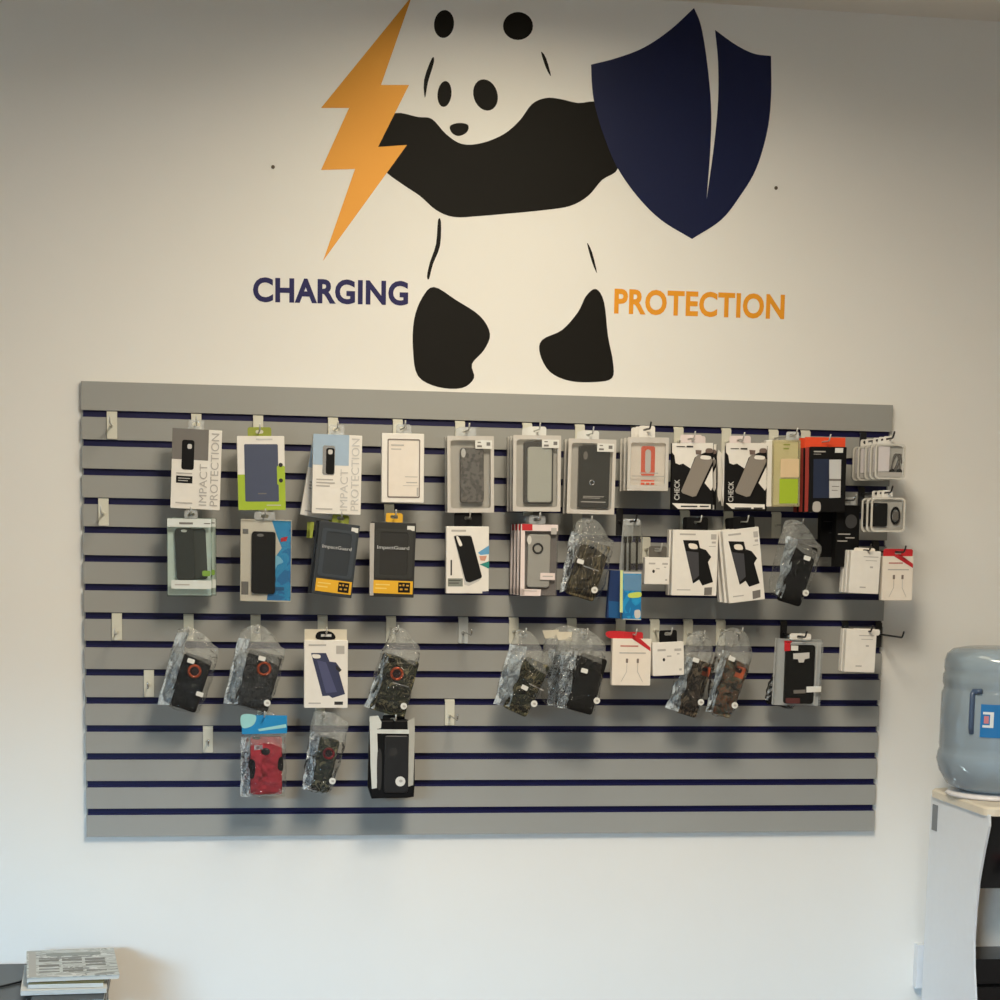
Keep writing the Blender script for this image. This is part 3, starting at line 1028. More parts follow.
p.flat('wave_crest', M('light sea print', (120, 186, 214), 0.5), [(605, 740), (640, 730), (668, 760), (640, 775), (625, 800), (608, 790)], 2, base=-0.0125, sm=True)
p.lines('blue_print', M('deep sea print', (10, 84, 130), 0.5), [(0.55, 0.82, 0.86, 0.86), (0.58, 0.70, 0.62, 0.76), (0.66, 0.70, 0.70, 0.76)], 2, None, -0.0125)
p.body('clear_shell', shell_m, 0.001, -0.0128, None)
p.tab(tabclear, (575, 530), 0.055)
p.hook('white hook holding the sea blue wave box')

Z9 = (365, 505, 10)


def guard_pack(label, quad, hole, d, bodym, framem, zo):
    p = Pack('phone_case_box', label, 'phone case box', quad, d, 0.022, zo=zo)
    p.body('carton', bodym)
    g = Geo().add(*ring(rr(*p.uv(0.52, 0.42), p.w * 0.84, p.h * 0.66, 0.010), rr(*p.uv(0.52, 0.42), p.w * 0.64, p.h * 0.58, 0.006), -p.t, -p.t - 0.002))
    g.obj('case_edge', framem, p.e)
    p.text('lettering', M('silver grey print', (186, 188, 188), 0.5), 'ImpactGuard', 0.14, 0.315, 0.86, 0.375, False, 5, 0.01)
    p.ru('amber_label', yellow, 0.08, 0.78, 0.97, 0.955, 0.001, 2)
    p.ru('black_square', black, 0.64, 0.80, 0.91, 0.935, 0.0005, 3)
    p.lines('square_marks', M('amber print', (200, 150, 40), 0.5), [(0.66, 0.83, 0.71, 0.85), (0.74, 0.82, 0.78, 0.85), (0.82, 0.83, 0.88, 0.85), (0.68, 0.88, 0.74, 0.905), (0.79, 0.88, 0.86, 0.90)], 4)
    p.lines('label_print', M('pale amber print', (236, 206, 110), 0.5), [(0.13, 0.83, 0.45, 0.845), (0.12, 0.88, 0.38, 0.895)], 3)
    p.ru('price_label', sticker, 0.80, 0.04, 0.97, 0.105, 0.001, 3)
    p.tab(yellow if zo is Z9 else limetab, hole, 0.045, 0.010)
    return p


p = guard_pack('slate blue black box with amber label, left of the matching pair', [(95, 553), (292, 575), (265, 945), (60, 915)], (205, 542), 0.14, M('slate black card', (44, 50, 56), 0.4), M('slate frame', (58, 66, 74), 0.35), Z2)
p.flat('green_edge', limetab, [(52, 560), (72, 560), (62, 640), (48, 640)], -6)
copy_pack(p, 0.035, 'second amber labelled box behind the slate blue one', -0.006)
p.hook('white hook holding the slate blue amber labelled boxes')
p = guard_pack('black box with amber label and yellow hang tab', [(62, 165), (508, 180), (490, 930), (50, 910)], (298, 118), 0.15, M('carbon black card', (38, 38, 36), 0.4), M('carbon frame', (50, 50, 47), 0.35), Z9)
p.flat('grey_edge', ltgrey, [(48, 180), (95, 180), (85, 905), (45, 905)], 1)
p.hook('white hook holding the black amber labelled box')

Z10 = (440, 510, 11.11)
p = Pack('phone_case_box', 'white box with tilted black case and teal arrow print', 'phone case box', [(72, 182), (545, 182), (540, 930), (66, 925)], 0.15, 0.022, zo=Z10)
p.body('carton', white)
p.flat('case_rim', palegrey, [(150, 290), (180, 275), (345, 280), (468, 745), (430, 790), (320, 845), (270, 830), (262, 770)], 1)
p.flat('pictured_case', blackm, [(155, 292), (185, 285), (335, 288), (352, 305), (465, 735), (455, 755), (330, 805), (290, 795), (278, 770)], 3)
p.flat('camera_cutout', white, [(180, 300), (205, 298), (245, 380), (235, 400), (212, 392)], 4, sm=True)
p.flat('blue_arrow', steelblue, [(420, 475), (545, 392), (545, 490), (450, 500)], 1)
p.flat('orange_print', M('salmon print', (206, 150, 126), 0.5), [(435, 510), (520, 510), (500, 565), (450, 560)], 2)
p.flat('teal_arrow', teal, [(440, 605), (545, 568), (545, 652)], 1)
p.lines('grey_band', M('grey green print', (126, 130, 122), 0.5), [(0.04, 0.775, 0.39, 0.895)], 1)
p.lines('small_print', dkgrey, [(0.06, 0.80, 0.34, 0.81), (0.06, 0.84, 0.30, 0.85), (0.10, 0.50, 0.135, 0.73)], 2)
p.lines('header_print', ltgrey, [(0.12, 0.05, 0.46, 0.08)], 1)
p.flat('navy_corner', navyc, [(470, 905), (540, 900), (540, 930), (470, 930)], 1)
p.tab(deepblk, (318, 90), 0.075, 0.014)
p.hook('white hook holding the white box with teal arrow')

p = Pack('phone_case_box', 'white and clear box with red corner and ring case, front one', 'phone case box', [(358, 568), (542, 572), (534, 930), (352, 926)], 0.16, 0.024, zo=Z3)
p.body('insert_card', M('dusky insert card', (120, 112, 108), 0.5), 0.001, 0, -0.008)
p.case('phone_case', M('smoky clear shell', (168, 165, 158), 0.3), [(392, 622), (505, 622), (498, 890), (386, 884)], -0.009, -0.020)
p.flat('camera_cutout', white, ell(*p.l((398, 650)), 0.006, 0.012), 1, False, -0.020)
Geo().add(*torus(*p.l((440, 692)), 0.0125, 0.0025, -0.0215)).obj('ring_holder', dkgrey, p.e)
p.body('clear_shell', shell_m, 0.001, -0.0085, None)
p.flat('white_side', pinkw, [(355, 570), (375, 570), (372, 926), (350, 926)], 1)
p.flat('white_header', pinkw, [(375, 572), (540, 574), (540, 606), (375, 604)], 1)
p.flat('red_corner', red, [(360, 570), (412, 571), (412, 602), (360, 602)], 2)
p.flat('white_footer', pinkw, [(352, 895), (455, 897), (452, 930), (350, 928)], 1)
p.flat('case_label', pinkw, [(452, 814), (525, 816), (524, 850), (450, 848)], 2)
p.lines('label_print', ltgrey, [(0.60, 0.72, 0.88, 0.735), (0.08, 0.93, 0.45, 0.94), (0.80, 0.05, 0.95, 0.14)], 3, sep=True)
p.tab(tabclear, (440, 548), 0.045)
for k, nm in enumerate(('second', 'third', 'rearmost')):
    copy_pack(p, 0.042 * (k + 1), nm + ' white box with red corner behind the front one', -0.002 * (k + 1))
p.hook('white hook holding the red cornered white boxes')

ZB = (550, 510, 10)
p = bag('clear bag with a reed camouflage case beside the red cornered boxes', [(250, 150), (680, 290), (520, 930), (110, 830)], (395, 130),
        [(300, 262), (620, 380), (440, 915), (210, 850)], camo_wood, 0.17, ZB, ([(215, 210), (100, 830)], [(310, 230), (165, 800)]), None,
        [('tag', (305, 515)), ('dot', (445, 800)), ('strip', (420, 585))], camhole=(0.35, 0.1), seed=3)
p.hook('white hook holding the reed camouflage bag')

Z11 = (605, 515, 9.09)
def stylus_pack(label, quad, hole, d, zo, main):
    p = Pack('stylus_blister_pack', label, 'stylus pack', quad, d, 0.016, zo=zo)
    top, k = p.h / 2, p.h
    z1 = p.l((250, 66))[1]
    p.body('clear_blister', shell_m, 0.002, -0.002, None, rr(0, (top - 0.46 * k + z1) / 2 + 0.0, p.w * 0.98, z1 - (top - 0.46 * k), 0.008))
    p.ru('picture_card', cyan, 0.0, 0.54, 1.0, 1.0, 0.001, 1, -0.014)
    p.body('backing_card', M('navy card', (24, 44, 84), 0.5), 0.0005, 0, -0.002)
    return p
p = Pack('stylus_blister_pack', 'blue stylus blister pack with dark rods in its clear top', 'stylus pack', [(160, 70), (335, 70), (330, 955), (158, 950)], 0.18, 0.016, zo=Z11)
p.body('picture_card', seaprint, 0.001, 0, None, [p.l(q) for q in ((165, 515), (330, 518), (328, 955), (162, 950))])
p.flat('pale_frame', M('pale lime print', (206, 216, 150), 0.5), [(140, 500), (168, 505), (162, 890), (136, 885)], -4)
p.flat('white_header', palegrey, [(168, 515), (330, 518), (330, 534), (168, 532)], 1)
p.flat('yellow_swoosh', M('yellow green print', (190, 206, 90), 0.5), [(215, 715), (320, 700), (322, 745), (225, 752)], 1, sm=True)
p.flat('white_corner', palegrey, [(270, 870), (318, 866), (318, 930), (275, 935)], 1, sm=True)
p.flat('photo_block', M('grey blue print', (92, 136, 172), 0.5), [(172, 540), (326, 542), (326, 690), (172, 685)], 1)
p.flat('white_footer', palegrey, [(165, 943), (328, 947), (328, 955), (162, 950)], 2)
p.body('clear_blister', film('smoky blister plastic', haze=0.10, gloss=0.4, rough=0.08, scale=8, bump=0.1, hazecol=(150, 148, 138)), 0.002, -0.001, None, [p.l(q) for q in ((182, 90), (330, 90), (345, 200), (335, 512), (170, 512), (172, 200))])
for x in (192, 233, 298):
    a, b = p.l((x, 215)), p.l((x - 4, 505))
    Geo().add(*tube([(a[0], -0.008, a[1]), (b[0], -0.008, b[1])], 0.0032)).obj('stylus_rod', deepblk, p.e, True)
    Geo().add(*tube([(a[0], -0.008, a[1] + 0.006), (a[0], -0.008, a[1] - 0.012)], 0.0048)).obj('stylus_clip', deepblk, p.e, True)
p.tab(tabclear, (262, 62), 0.040, 0.008, p.l((250, 100))[1])
p.hook('black hook holding the blue stylus pack', black=True)
p = Pack('stylus_blister_pack', 'dark navy stylus pack edge left of the blue one', 'stylus pack', [(30, 500), (140, 505), (138, 945), (34, 935)], 0.12, 0.02, zo=Z11)
p.body('backing_card', M('navy card', (20, 50, 100), 0.5))
p.flat('teal_foot', M('teal blue print', (20, 86, 140), 0.5), [(34, 780), (138, 790), (138, 940), (34, 930)], 1)
p.tab(tabclear, (220, 62), 0.03, 0.008)


def small_white(label, quad, hole, zo, d, hm):
    p = Pack('small_white_box', label, 'cable box', quad, d, 0.024, zo=zo)
    p.body('carton', white)
    p.flat('camera_icon', dkgrey, ell(*p.uv(0.36, 0.52), 0.0035, 0.0045), 1, False)
    p.lines('small_print', ltgrey, [(0.16, 0.20, 0.42, 0.26), (0.70, 0.20, 0.92, 0.27), (0.46, 0.40, 0.60, 0.44), (0.78, 0.34, 0.86, 0.38), (0.84, 0.80, 0.92, 0.86)], 1, sep=True)
    p.tab(hm, hole, 0.050, 0.010)
    return p


p = small_white('small white box under a smoky tab beside the stylus pack', [(362, 382), (592, 388), (580, 632), (358, 628)], (490, 318), Z11, 0.16, M('smoky tab plastic', (96, 92, 86), 0.3))
p.hook('white hook holding the small white box with smoky tab')

ZC = [(415, 650), (492, 652), (500, 690), (530, 700), (556, 735), (540, 760), (565, 860), (512, 878), (495, 848), (465, 868)]


def holster_box(label, quad, hole, zo, d, poly, camp, casem, tagq):
    p = Pack('phone_case_box', label, 'phone case box', quad, d, 0.022, zo=zo)
    p.body('carton', white)
    p.flat('pictured_case', casem, poly, 1)
    p.flat('case_highlight', M('dark sheen print', (58, 58, 62), 0.5), [(poly[0][0] * 0.75 + poly[9][0] * 0.25, poly[0][1] * 0.75 + poly[9][1] * 0.25), (poly[1][0], poly[1][1] + 60), (poly[8][0], poly[8][1] - 20), (poly[9][0], poly[9][1] - 14)], 2)
    p.flat('camera_cutout', warmw, camp, 3, sm=True)
    p.flat('grey_tag', midgrey, tagq, 1)
    p.lines('header_print', ltgrey, [(0.15, 0.055, 0.50, 0.08), (0.84, 0.06, 0.96, 0.14), (0.86, 0.17, 0.95, 0.20)], 1)
    p.lines('small_print', ltgrey, [(0.12, 0.905, 0.42, 0.92), (0.80, 0.24, 0.95, 0.25)], 1, sep=True)
    p.tab(deepblk, hole, 0.060, 0.014)
    return p


p = holster_box('white box with black holster case, left of the matching two', [(367, 600), (592, 600), (582, 932), (355, 925)], (492, 562), Z4, 0.15, ZC, [(444, 668), (480, 672), (486, 694), (450, 692)], blackm, [(522, 888), (560, 886), (558, 924), (520, 926)])
copy_pack(p, 0.03, 'second white holster case box behind the left one', -0.003)
p.hook('white hook holding the left white holster boxes')
p = holster_box('tilted white box with black holster case, right of the two', [(618, 602), (800, 584), (818, 945), (640, 970)], (725, 562), Z4, 0.17,
                [(x + 227 + (y - 650) * 0.03, y + 6) for x, y in ZC], [(672, 674), (706, 674), (712, 698), (676, 696)], blackm, [(762, 906), (802, 898), (802, 936), (764, 946)])
copy_pack(p, 0.03, 'middle white box of the tilted holster stack', -0.004)
copy_pack(p, 0.06, 'rearmost white box of the tilted holster stack', -0.008, 0, 0.02)
p.hook('white hook holding the tilted white holster boxes')

ZD = (760, 515, 10.53)
p = bag('clear bag with a plain glossy black case in the second row', [(255, 90), (720, 320), (470, 965), (90, 850)], (400, 108),
        [(380, 270), (640, 360), (430, 965), (220, 905)], deepblk, 0.20, ZD, ([(290, 215), (170, 830)], [(410, 260), (240, 880)]), None,
        [('tag', (497, 455)), ('dot', (482, 820))], seed=5)
p.hook('zinc hook holding the glossy black case bag', length=0.235, mat=white_pl)


def cable_box(label, quad, hole, zo, d, redc, ox=0):
    p = Pack('cable_box', label, 'cable box', quad, d, 0.02, zo=zo)
    p.body('carton', warmw if redc else white)
    if redc:
        p.flat('red_corner', red, [p2 for p2 in redc], 1)
        g = Geo()
        for u in (0.38, 0.66):
            g.add(*slab(rr(*p.uv(u, 0.47), 0.006, 0.012, 0.001, 2), -p.t, -p.t - 0.0008))
        g.obj('plug_picture', M('brown grey print', (120, 106, 96), 0.5), p.e)
        g = Geo()
        for u in (0.38, 0.66):
            x, z = p.uv(u, 0.53)
            x2, z2 = p.uv(0.24 if u < 0.5 else 0.80, 0.92)
            g.add(*tube([(x, -p.t - 0.0006, z), (x, -p.t - 0.0006, z - 0.022), (x2, -p.t - 0.0006, z2)], 0.0007, 5))
        g.obj('cable_picture', ltgrey, p.e)
        p.lines('header_print', M('dull red print', (186, 120, 110), 0.5), [(0.20, 0.14, 0.66, 0.17)], 1)
        p.lines('small_print', ltgrey, [(0.18, 0.29, 0.86, 0.315)], 1)
    else:
        p.lines('small_print', ltgrey, [(0.42, 0.13, 0.92, 0.15), (0.50, 0.22, 0.88, 0.235), (0.66, 0.36, 0.76, 0.40), (0.36, 0.84, 0.56, 0.87)], 1, sep=True)
    return p


p = cable_box('stacked white cable box, second row beside the red cornered box', [(345, 500), (590, 512), (572, 868), (322, 858)], None, Z8, 0.20, None)
p.tab(warmw, (480, 508), 0.05, 0.008, p.h / 2 - 0.02)
for k, nm in enumerate(('second', 'rearmost')):
    copy_pack(p, 0.03 * (k + 1), nm + ' white cable box behind the front one in the second row')
p.hook('black hook holding the white cable boxes in the second row', black=True, length=0.215)
p = cable_box('white cable box with red corner at the lower right edge', [(612, 552), (862, 552), (852, 922), (590, 920)], None, Z8, 0.19, [(700, 552), (770, 552), (858, 615), (858, 650)])
p.tab(red, (745, 522), 0.085, 0.010)
p.hook('black hook holding the red cornered cable box at the right edge', black=True, length=0.225)

# =================================================================== ROW 3
hook((at(117, 632, 0).x, at(117, 632, 0).z), 'empty white hook at the left edge, third from the top', length=0.15)
ZE = (150, 620, 10)
p = bag('clear bag with a black case and orange ring, leftmost bag', [(255, 110), (730, 270), (500, 970), (75, 855)], (385, 130),
        [(325, 320), (600, 400), (480, 950), (205, 850)], blackm, 0.15, ZE, ([(270, 130), (70, 850)], [(385, 120), (205, 850)]), ((445, 515), ringo, 0.015),
        [('tag', (410, 410)), ('tag', (497, 742))], seed=11)
p.hook('white hook holding the leftmost orange ring bag')
ZF = (215, 625, 10)
p = bag('clear bag with a dark grey camouflage case and orange ring', [(235, 110), (740, 230), (545, 890), (75, 800)], (425, 60),
        [(320, 225), (680, 330), (520, 880), (215, 800)], camo_grey, 0.16, ZF, ([(235, 130), (80, 790)], [(345, 140), (230, 790)]), ((492, 440), ringo, 0.016),
        [('tag', (470, 335)), ('dot', (522, 780))], camhole=(0.36, 0.12), seed=12)
p.hook('white hook holding the dark grey camouflage bag')

Z12 = (150, 610, 5)
p = Pack('phone_case_box', 'white box with a navy holster case in the third row', 'phone case box', [(770, 150), (990, 152), (988, 490), (772, 490)], 0.14, 0.022, zo=Z12)
p.body('carton', white)
p.flat('pictured_case', navyc, [(805, 215), (880, 215), (898, 258), (930, 262), (958, 300), (945, 312), (975, 420), (912, 440), (895, 428), (862, 430)], 1)
p.flat('case_highlight', M('navy sheen print', (74, 78, 112), 0.5), [(835, 250), (880, 262), (935, 410), (880, 415)], 2)
p.flat('camera_cutout', white, [(812, 222), (848, 224), (850, 240), (818, 240)], 3, sm=True)
p.flat('holster_clip', dkgrey, [(928, 275), (958, 300), (948, 310), (930, 296)], 2)
p.lines('header_print', ltgrey, [(0.10, 0.06, 0.50, 0.085), (0.73, 0.08, 0.92, 0.20), (0.10, 0.92, 0.38, 0.94)], 1)
p.flat('dark_tag', dkgrey, [(922, 458), (965, 458), (964, 474), (922, 474)], 1)
hg = Geo()
hx, hz = p.l((880, 118))
hg.add(*ring(rr(hx, (p.h / 2 + hz) / 2 + 0.003, p.w * 0.97, hz + 0.012 - p.h / 2 + 0.004, 0.001), rr(hx, hz, 0.02, 0.009, 0.004), -0.010, -0.012))
hg.obj('hang_header', M('ivory header card', (206, 198, 178), 0.5), p.e)
p.flat('black_clip', deepblk, [(842, 110), (908, 110), (925, 146), (835, 146)], 1, sm=True, base=-0.014)
p.flat('clip_label', palegrey, [(856, 122), (908, 122), (908, 134), (856, 134)], 2, base=-0.0145)
p.hole = (hx, hz)
p.hook('white hook holding the white navy case box')

ZG = (355, 620, 9.525)
p = bag('clear bag with a mottled green case and orange ring', [(330, 90), (650, 240), (490, 950), (90, 830)], (400, 110),
        [(295, 310), (610, 410), (485, 935), (115, 850)], camo_green, 0.16, ZG, ([(280, 320), (90, 830)], [(330, 330), (180, 850)]), ((402, 515), ringo, 0.015),
        [('dot', (465, 820)), ('strip', (440, 620))], camhole=(0.25, 0.09), seed=14)
p.hook('white hook holding the mottled green bag')
hook((at(463, 632, 0).x, at(463, 632, 0).z), 'empty white hook in the middle of the third row', length=0.16, mat=clear_pl)
ZH = (485, 625, 7.69)
p = bag('clear bag with a dark leaf camouflage case and crinkled side', [(210, 80), (555, 260), (345, 720), (70, 610)], (300, 72),
        [(325, 235), (510, 325), (320, 715), (150, 635)], camo_green, 0.17, ZH, ([(195, 150), (70, 610)], [(330, 170), (190, 630)]), None,
        [('tag', (305, 482)), ('dot', (378, 605)), ('strip', (400, 480))], seed=15)
p.hook('white hook holding the dark leaf camouflage bag')
p = bag('clear bag with a plain black case right of the leaf camouflage bag', [(560, 60), (960, 160), (870, 700), (510, 640)], (770, 75),
        [(735, 215), (950, 265), (830, 705), (640, 640)], blackm, 0.19, ZH, ([(590, 200), (560, 640)], [(720, 200), (640, 640)]), None,
        [('tag', (765, 352)), ('dot', (860, 582))], seed=16)
p.flat('ivory_header', M('ivory header card', (206, 198, 178), 0.5), [(552, 55), (680, 55), (675, 125), (570, 118)], -30)
copy_pack(p, 0.06, 'bag hanging behind the plain black case bag', -0.02, 0.004, -0.05)
p.hook('white hook holding the two plain black case bags')

Z13 = (470, 590, 4.545)
p = cable_box('white cable box with red corner in the third row', [(640, 218), (822, 226), (822, 432), (652, 436)], None, Z13, 0.17, [(735, 220), (775, 222), (820, 262), (820, 278)])
p.flat('red_top', red, [(632, 188), (760, 196), (775, 226), (640, 220)], 0, sm=True, base=-0.010)
p.tab(red, (745, 205), 0.055, 0.008)
p.hook('white hook holding the third row red cornered cable box')
p = small_white('small white box under a black tab in the third row', [(830, 240), (975, 234), (970, 386), (830, 392)], (905, 200), Z13, 0.17, deepblk)
p.hook('white hook holding the small white box with black tab')

ZI = (660, 625, 9.524)
p = bag('clear bag with a brown bark camouflage case, left of two', [(270, 110), (545, 190), (390, 895), (70, 800)], (395, 112),
        [(300, 310), (525, 375), (345, 895), (195, 840)], camo_brown, 0.15, ZI, ([(265, 300), (60, 790)], [(330, 320), (180, 830)]), ((450, 445), M('dark orange ring', (168, 76, 46), 0.45), 0.011, 1),
        [('tag', (342, 335)), ('dot', (390, 735))], seed=21)
p.hook('white hook holding the left brown camouflage bag')
p = bag('clear bag with a mottled tan camouflage case, right of two', [(560, 90), (930, 250), (700, 905), (440, 850)], (755, 85),
        [(640, 310), (880, 385), (665, 905), (490, 820)], pattern('mottled tan camo', [(66, 62, 54), (104, 96, 80), (134, 92, 68), (88, 92, 74), (126, 118, 98)], 45, 0.5), 0.19, ZI, ([(600, 240), (440, 830)], [(660, 250), (510, 830)]), ((775, 455), M('burnt orange ring', (206, 96, 50), 0.45), 0.013, 1),
        [('tag', (685, 322)), ('dot', (712, 765))], seed=22)
p.hook('white hook holding the right tan camouflage bag')

ZJ = (760, 625, 10.53)
p = Pack('clear_phone_case_box', 'grey clear box with a black case and red corner', 'phone case box', [(190, 150), (665, 155), (642, 862), (150, 842)], 0.17, 0.026, zo=ZJ)
p.body('insert_card', M('cool grey card', (200, 202, 202), 0.5), 0.001, 0, -0.008)
p.case('phone_case', black, [(275, 212), (582, 212), (580, 835), (270, 830)], -0.009, -0.020)
p.body('clear_shell', shell_m, 0.001, -0.0085, None)
p.flat('red_corner', red, [(256, 165), (340, 168), (318, 200), (320, 272), (256, 275)], 1)
p.flat('price_label', sticker, [(325, 215), (402, 218), (400, 270), (325, 268)], 2)
p.flat('case_sticker', palegrey, [(350, 300), (520, 288), (520, 350), (470, 360), (460, 395), (410, 395), (400, 360), (350, 358)], 1)
p.flat('white_label', sticker, [(488, 648), (645, 645), (642, 705), (488, 710)], 2)
p.flat('grey_label', midgrey, [(352, 685), (480, 680), (480, 718), (355, 722)], 1)
p.flat('maroon_band', M('maroon print', (84, 40, 38), 0.5), [(272, 770), (420, 770), (420, 828), (270, 826)], 1)
p.lines('frame_line', palegrey, [(0.86, 0.05, 0.875, 0.98), (0.20, 0.04, 0.98, 0.05)], 1)
p.tab(white, (440, 130), 0.062, 0.010)
p.hook('black hook holding the grey clear box with black case', black=True, length=0.20)
p = bag('clear bag with a dark case peeking out behind the grey clear box', [(175, 470), (500, 480), (380, 920), (50, 790)], (430, 128),
        [(170, 560), (420, 570), (350, 905), (70, 810)], deepblk, 0.10, ZJ, ([(150, 560), (60, 790)], [(190, 570), (100, 800)]), None, [], seed=31)

p = cable_box('white cable box alone in the third row at the right', [(845, 629), (876.5, 630), (875, 672.5), (846, 672)], None, (0, 0, 1), 0.20, None)
p.tab(white, (869, 631.5), 0.07, 0.006, p.h / 2 - 0.016)
copy_pack(p, 0.03, 'second white cable box behind the lone third row one')
p.hook('black hook holding the third row white cable box', black=True, length=0.215)
hook((at(878, 634, 0).x, at(878, 634, 0).z), 'empty black hook at the right edge of the third row', black=True, length=0.19)

# =================================================================== ROW 4
hook((at(149, 684, 0).x, at(149, 684, 0).z), 'empty white hook just left of the leftmost bagged case', length=0.15, mat=white_pl)
hook((at(208, 740, 0).x, at(208, 740, 0).z), 'empty white hook left of the red phone case', length=0.15, mat=white_pl)
hook((at(449.5, 715, 0).x, at(449.5, 715, 0).z), 'empty white hook in the lower middle of the slatwall', length=0.16, mat=white_pl)

ZK = (235, 705, 10)
p = bag('red phone case in a clear bag with a blue header', [(60, 270), (518, 275), (515, 930), (55, 935)], (292, 120),
        [(145, 318), (475, 322), (470, 898), (165, 905)], redcase, 0.15, ZK, ([(60, 320), (55, 920)], [(140, 320), (150, 920)]), None,
        [], seed=41, t=0.028, bend=0.1)
g = p.flat('blue_header', cyan, [(66, 100), (520, 104), (520, 282), (70, 292)], 2)
p.flat('header_pale_edge', M('pale aqua print', (150, 206, 206), 0.5), [(66, 100), (200, 101), (205, 165), (160, 215), (70, 225)], 3, sm=True)
p.flat('header_print', M('pale aqua print', (150, 206, 206), 0.5), [(230, 240), (510, 190), (515, 225), (240, 262)], 3)
yy = -p.t + 0.011
p.flat('black_side', black, [(138, 560), (200, 570), (195, 720), (150, 730)], 1, base=yy, sm=True)
p.flat('black_side', black, [(440, 540), (480, 530), (480, 660), (430, 640)], 1, base=yy, sm=True)
p.flat('camera_cutout', black, [(180, 322), (250, 322), (245, 348), (180, 345)], 1, base=yy, sm=True)
p.flat('logo_cutout', dkgrey, ell(*p.l((308, 470)), 0.012, 0.010), 1, False, yy)
p.flat('price_tag', pinkw, [(192, 408), (275, 402), (277, 448), (195, 456)], 3, base=yy)
p.hook('white hook holding the red phone case bag')

ZL = (300, 610, 5)
p = bag('clear bag with a dark green case and red ring, bottom row', [(65, 500), (262, 555), (160, 935), (10, 905)], (118, 535),
        [(100, 640), (205, 650), (140, 925), (55, 895)], camo_green, 0.15, ZL, ([(55, 600), (10, 900)], [(100, 620), (60, 900)]), ((145, 720), M('dark red ring', (156, 40, 44), 0.35, 0.2), 0.013),
        [('dot', (162, 855))], seed=42)
p.hook('white hook holding the bottom row red ring bag')

ZM = (360, 705, 10)
p = Pack('phone_case_pouch', 'black case pouch with white side strips, lowest on the slatwall', 'phone case pouch', [(95, 110), (550, 112), (545, 930), (92, 935)], 0.15, 0.03, zo=ZM)
pts = [p.l(q) for q in ((100, 180), (190, 150), (470, 150), (545, 180), (548, 800), (540, 920), (470, 932), (200, 935), (120, 940), (85, 830))]
p.body('pouch_body', deepblk, 0.004, 0, None, pts)
p.flat('white_strip', M('pouch white film', (206, 208, 202), 0.4), [(95, 115), (180, 105), (215, 170), (210, 230), (170, 240), (178, 480), (168, 830), (118, 838), (105, 600)], 1)
p.flat('white_strip', M('pouch grey film', (176, 174, 164), 0.4), [(475, 160), (545, 125), (548, 300), (532, 800), (475, 818), (490, 300), (478, 240)], 1)
p.flat('white_strip', M('pouch white film', (206, 208, 202), 0.4), [(165, 243), (490, 245), (490, 288), (165, 284)], 2)
p.case('phone_case', M('black case sheen', (24, 24, 25), 0.4), [(235, 305), (490, 305), (478, 880), (245, 880)], -0.03, -0.034)
p.flat('camera_cutout', dkgrey, ell(*p.l((332, 470)), 0.0115, 0.0115), 9, False)
p.flat('smoky_edge', dkgrey, [(175, 470), (215, 480), (210, 820), (172, 800)], 2, sm=True)
dd = p.flat('round_sticker', sticker, ell(*p.l((402, 762)), 0.0135, 0.0135), 9, False)
p.flat('sticker_mark', ltgrey, ell(*p.l((406, 758)), 0.005, 0.004), 10, False, None, dd)
p.tab(deepblk, (342, 150), 0.06, 0.012, p.h / 2 - 0.030)
p.hook('white hook holding the black case pouch', length=0.185)

# =================================================================== MURAL
navy_v = M('navy vinyl', (20, 28, 64), 0.45, var=0.05, scale=2, spec=0.22)
gold_v = M('gold vinyl', (206, 142, 46), 0.40, metal=0.2, var=0.08, scale=2, spec=0.3)
blk_v = M('black vinyl', (24, 22, 18), 0.55, var=0.05, scale=2, spec=0.12)
navy_t = M('violet navy vinyl', (38, 36, 88), 0.5, spec=0.2)
amber_t = M('amber vinyl', (236, 158, 44), 0.5, spec=0.2)


def wp(pts):
    out = []
    for q in pts:
        a = at(q[0], q[1], -WALL)
        out.append((a.x, a.z))
    return out


def decal(name, pts, mat, lay, parent=None, sm=0):
    pts = wp(pts)
    if sm:
        pts = smooth_poly(pts, sm)
    y = WALL - 0.0004 * lay
    return Geo().add(*slab(pts, WALL - 0.0004 * (lay - 1), y)).obj(name, mat, parent)


o = decal('lightning_bolt_wall_art', [(412, -4), (381, 85), (409, 85), (378, 147), (407, 145), (323, 261), (355, 169), (321, 170), (349, 108), (321, 108)], gold_v, 2)
tag(o, 'golden lightning bolt decal on the wall left of the panda', 'wall decal')


def open_smooth(pts, k=5):
    pts = [Vector(q) for q in pts]
    out = []
    for i in range(len(pts) - 1):
        p1, p2 = pts[i], pts[i + 1]
        p0 = pts[i - 1] if i else p1 * 2 - p2
        p3 = pts[i + 2] if i + 2 < len(pts) else p2 * 2 - p1
        for j in range(k):
            t = j / k
            q = 0.5 * ((2 * p1) + (p2 - p0) * t + (2 * p0 - 5 * p1 + 4 * p2 - p3) * t * t + (3 * p1 - p0 - 3 * p2 + p3) * t ** 3)
            out.append((q.x, q.y))
    return out


edges = [[(694, 8), (670, 30), (644, 47.5), (617, 58), (591, 64.7)],
         [(591, 64.7), (592, 86), (595, 106), (604, 136), (617, 167), (637, 196), (661, 220), (692, 239)],
         [(692, 239), (721, 220), (740, 196), (756, 169), (767, 132), (771, 97), (771, 56)],
         [(771, 56), (754, 53.7), (736, 45), (715, 30)],
         [(715, 30), (718, 62), (718, 101), (714, 145), (706.5, 200)],
         [(706.5, 200), (710.5, 145), (711, 106), (707, 62), (701, 26), (694, 8)]]
o = decal('shield_wall_art', [q for e_ in edges for q in open_smooth(e_)], navy_v, 2)
tag(o, 'dark navy shield decal with a pale slit on the upper wall', 'wall decal')


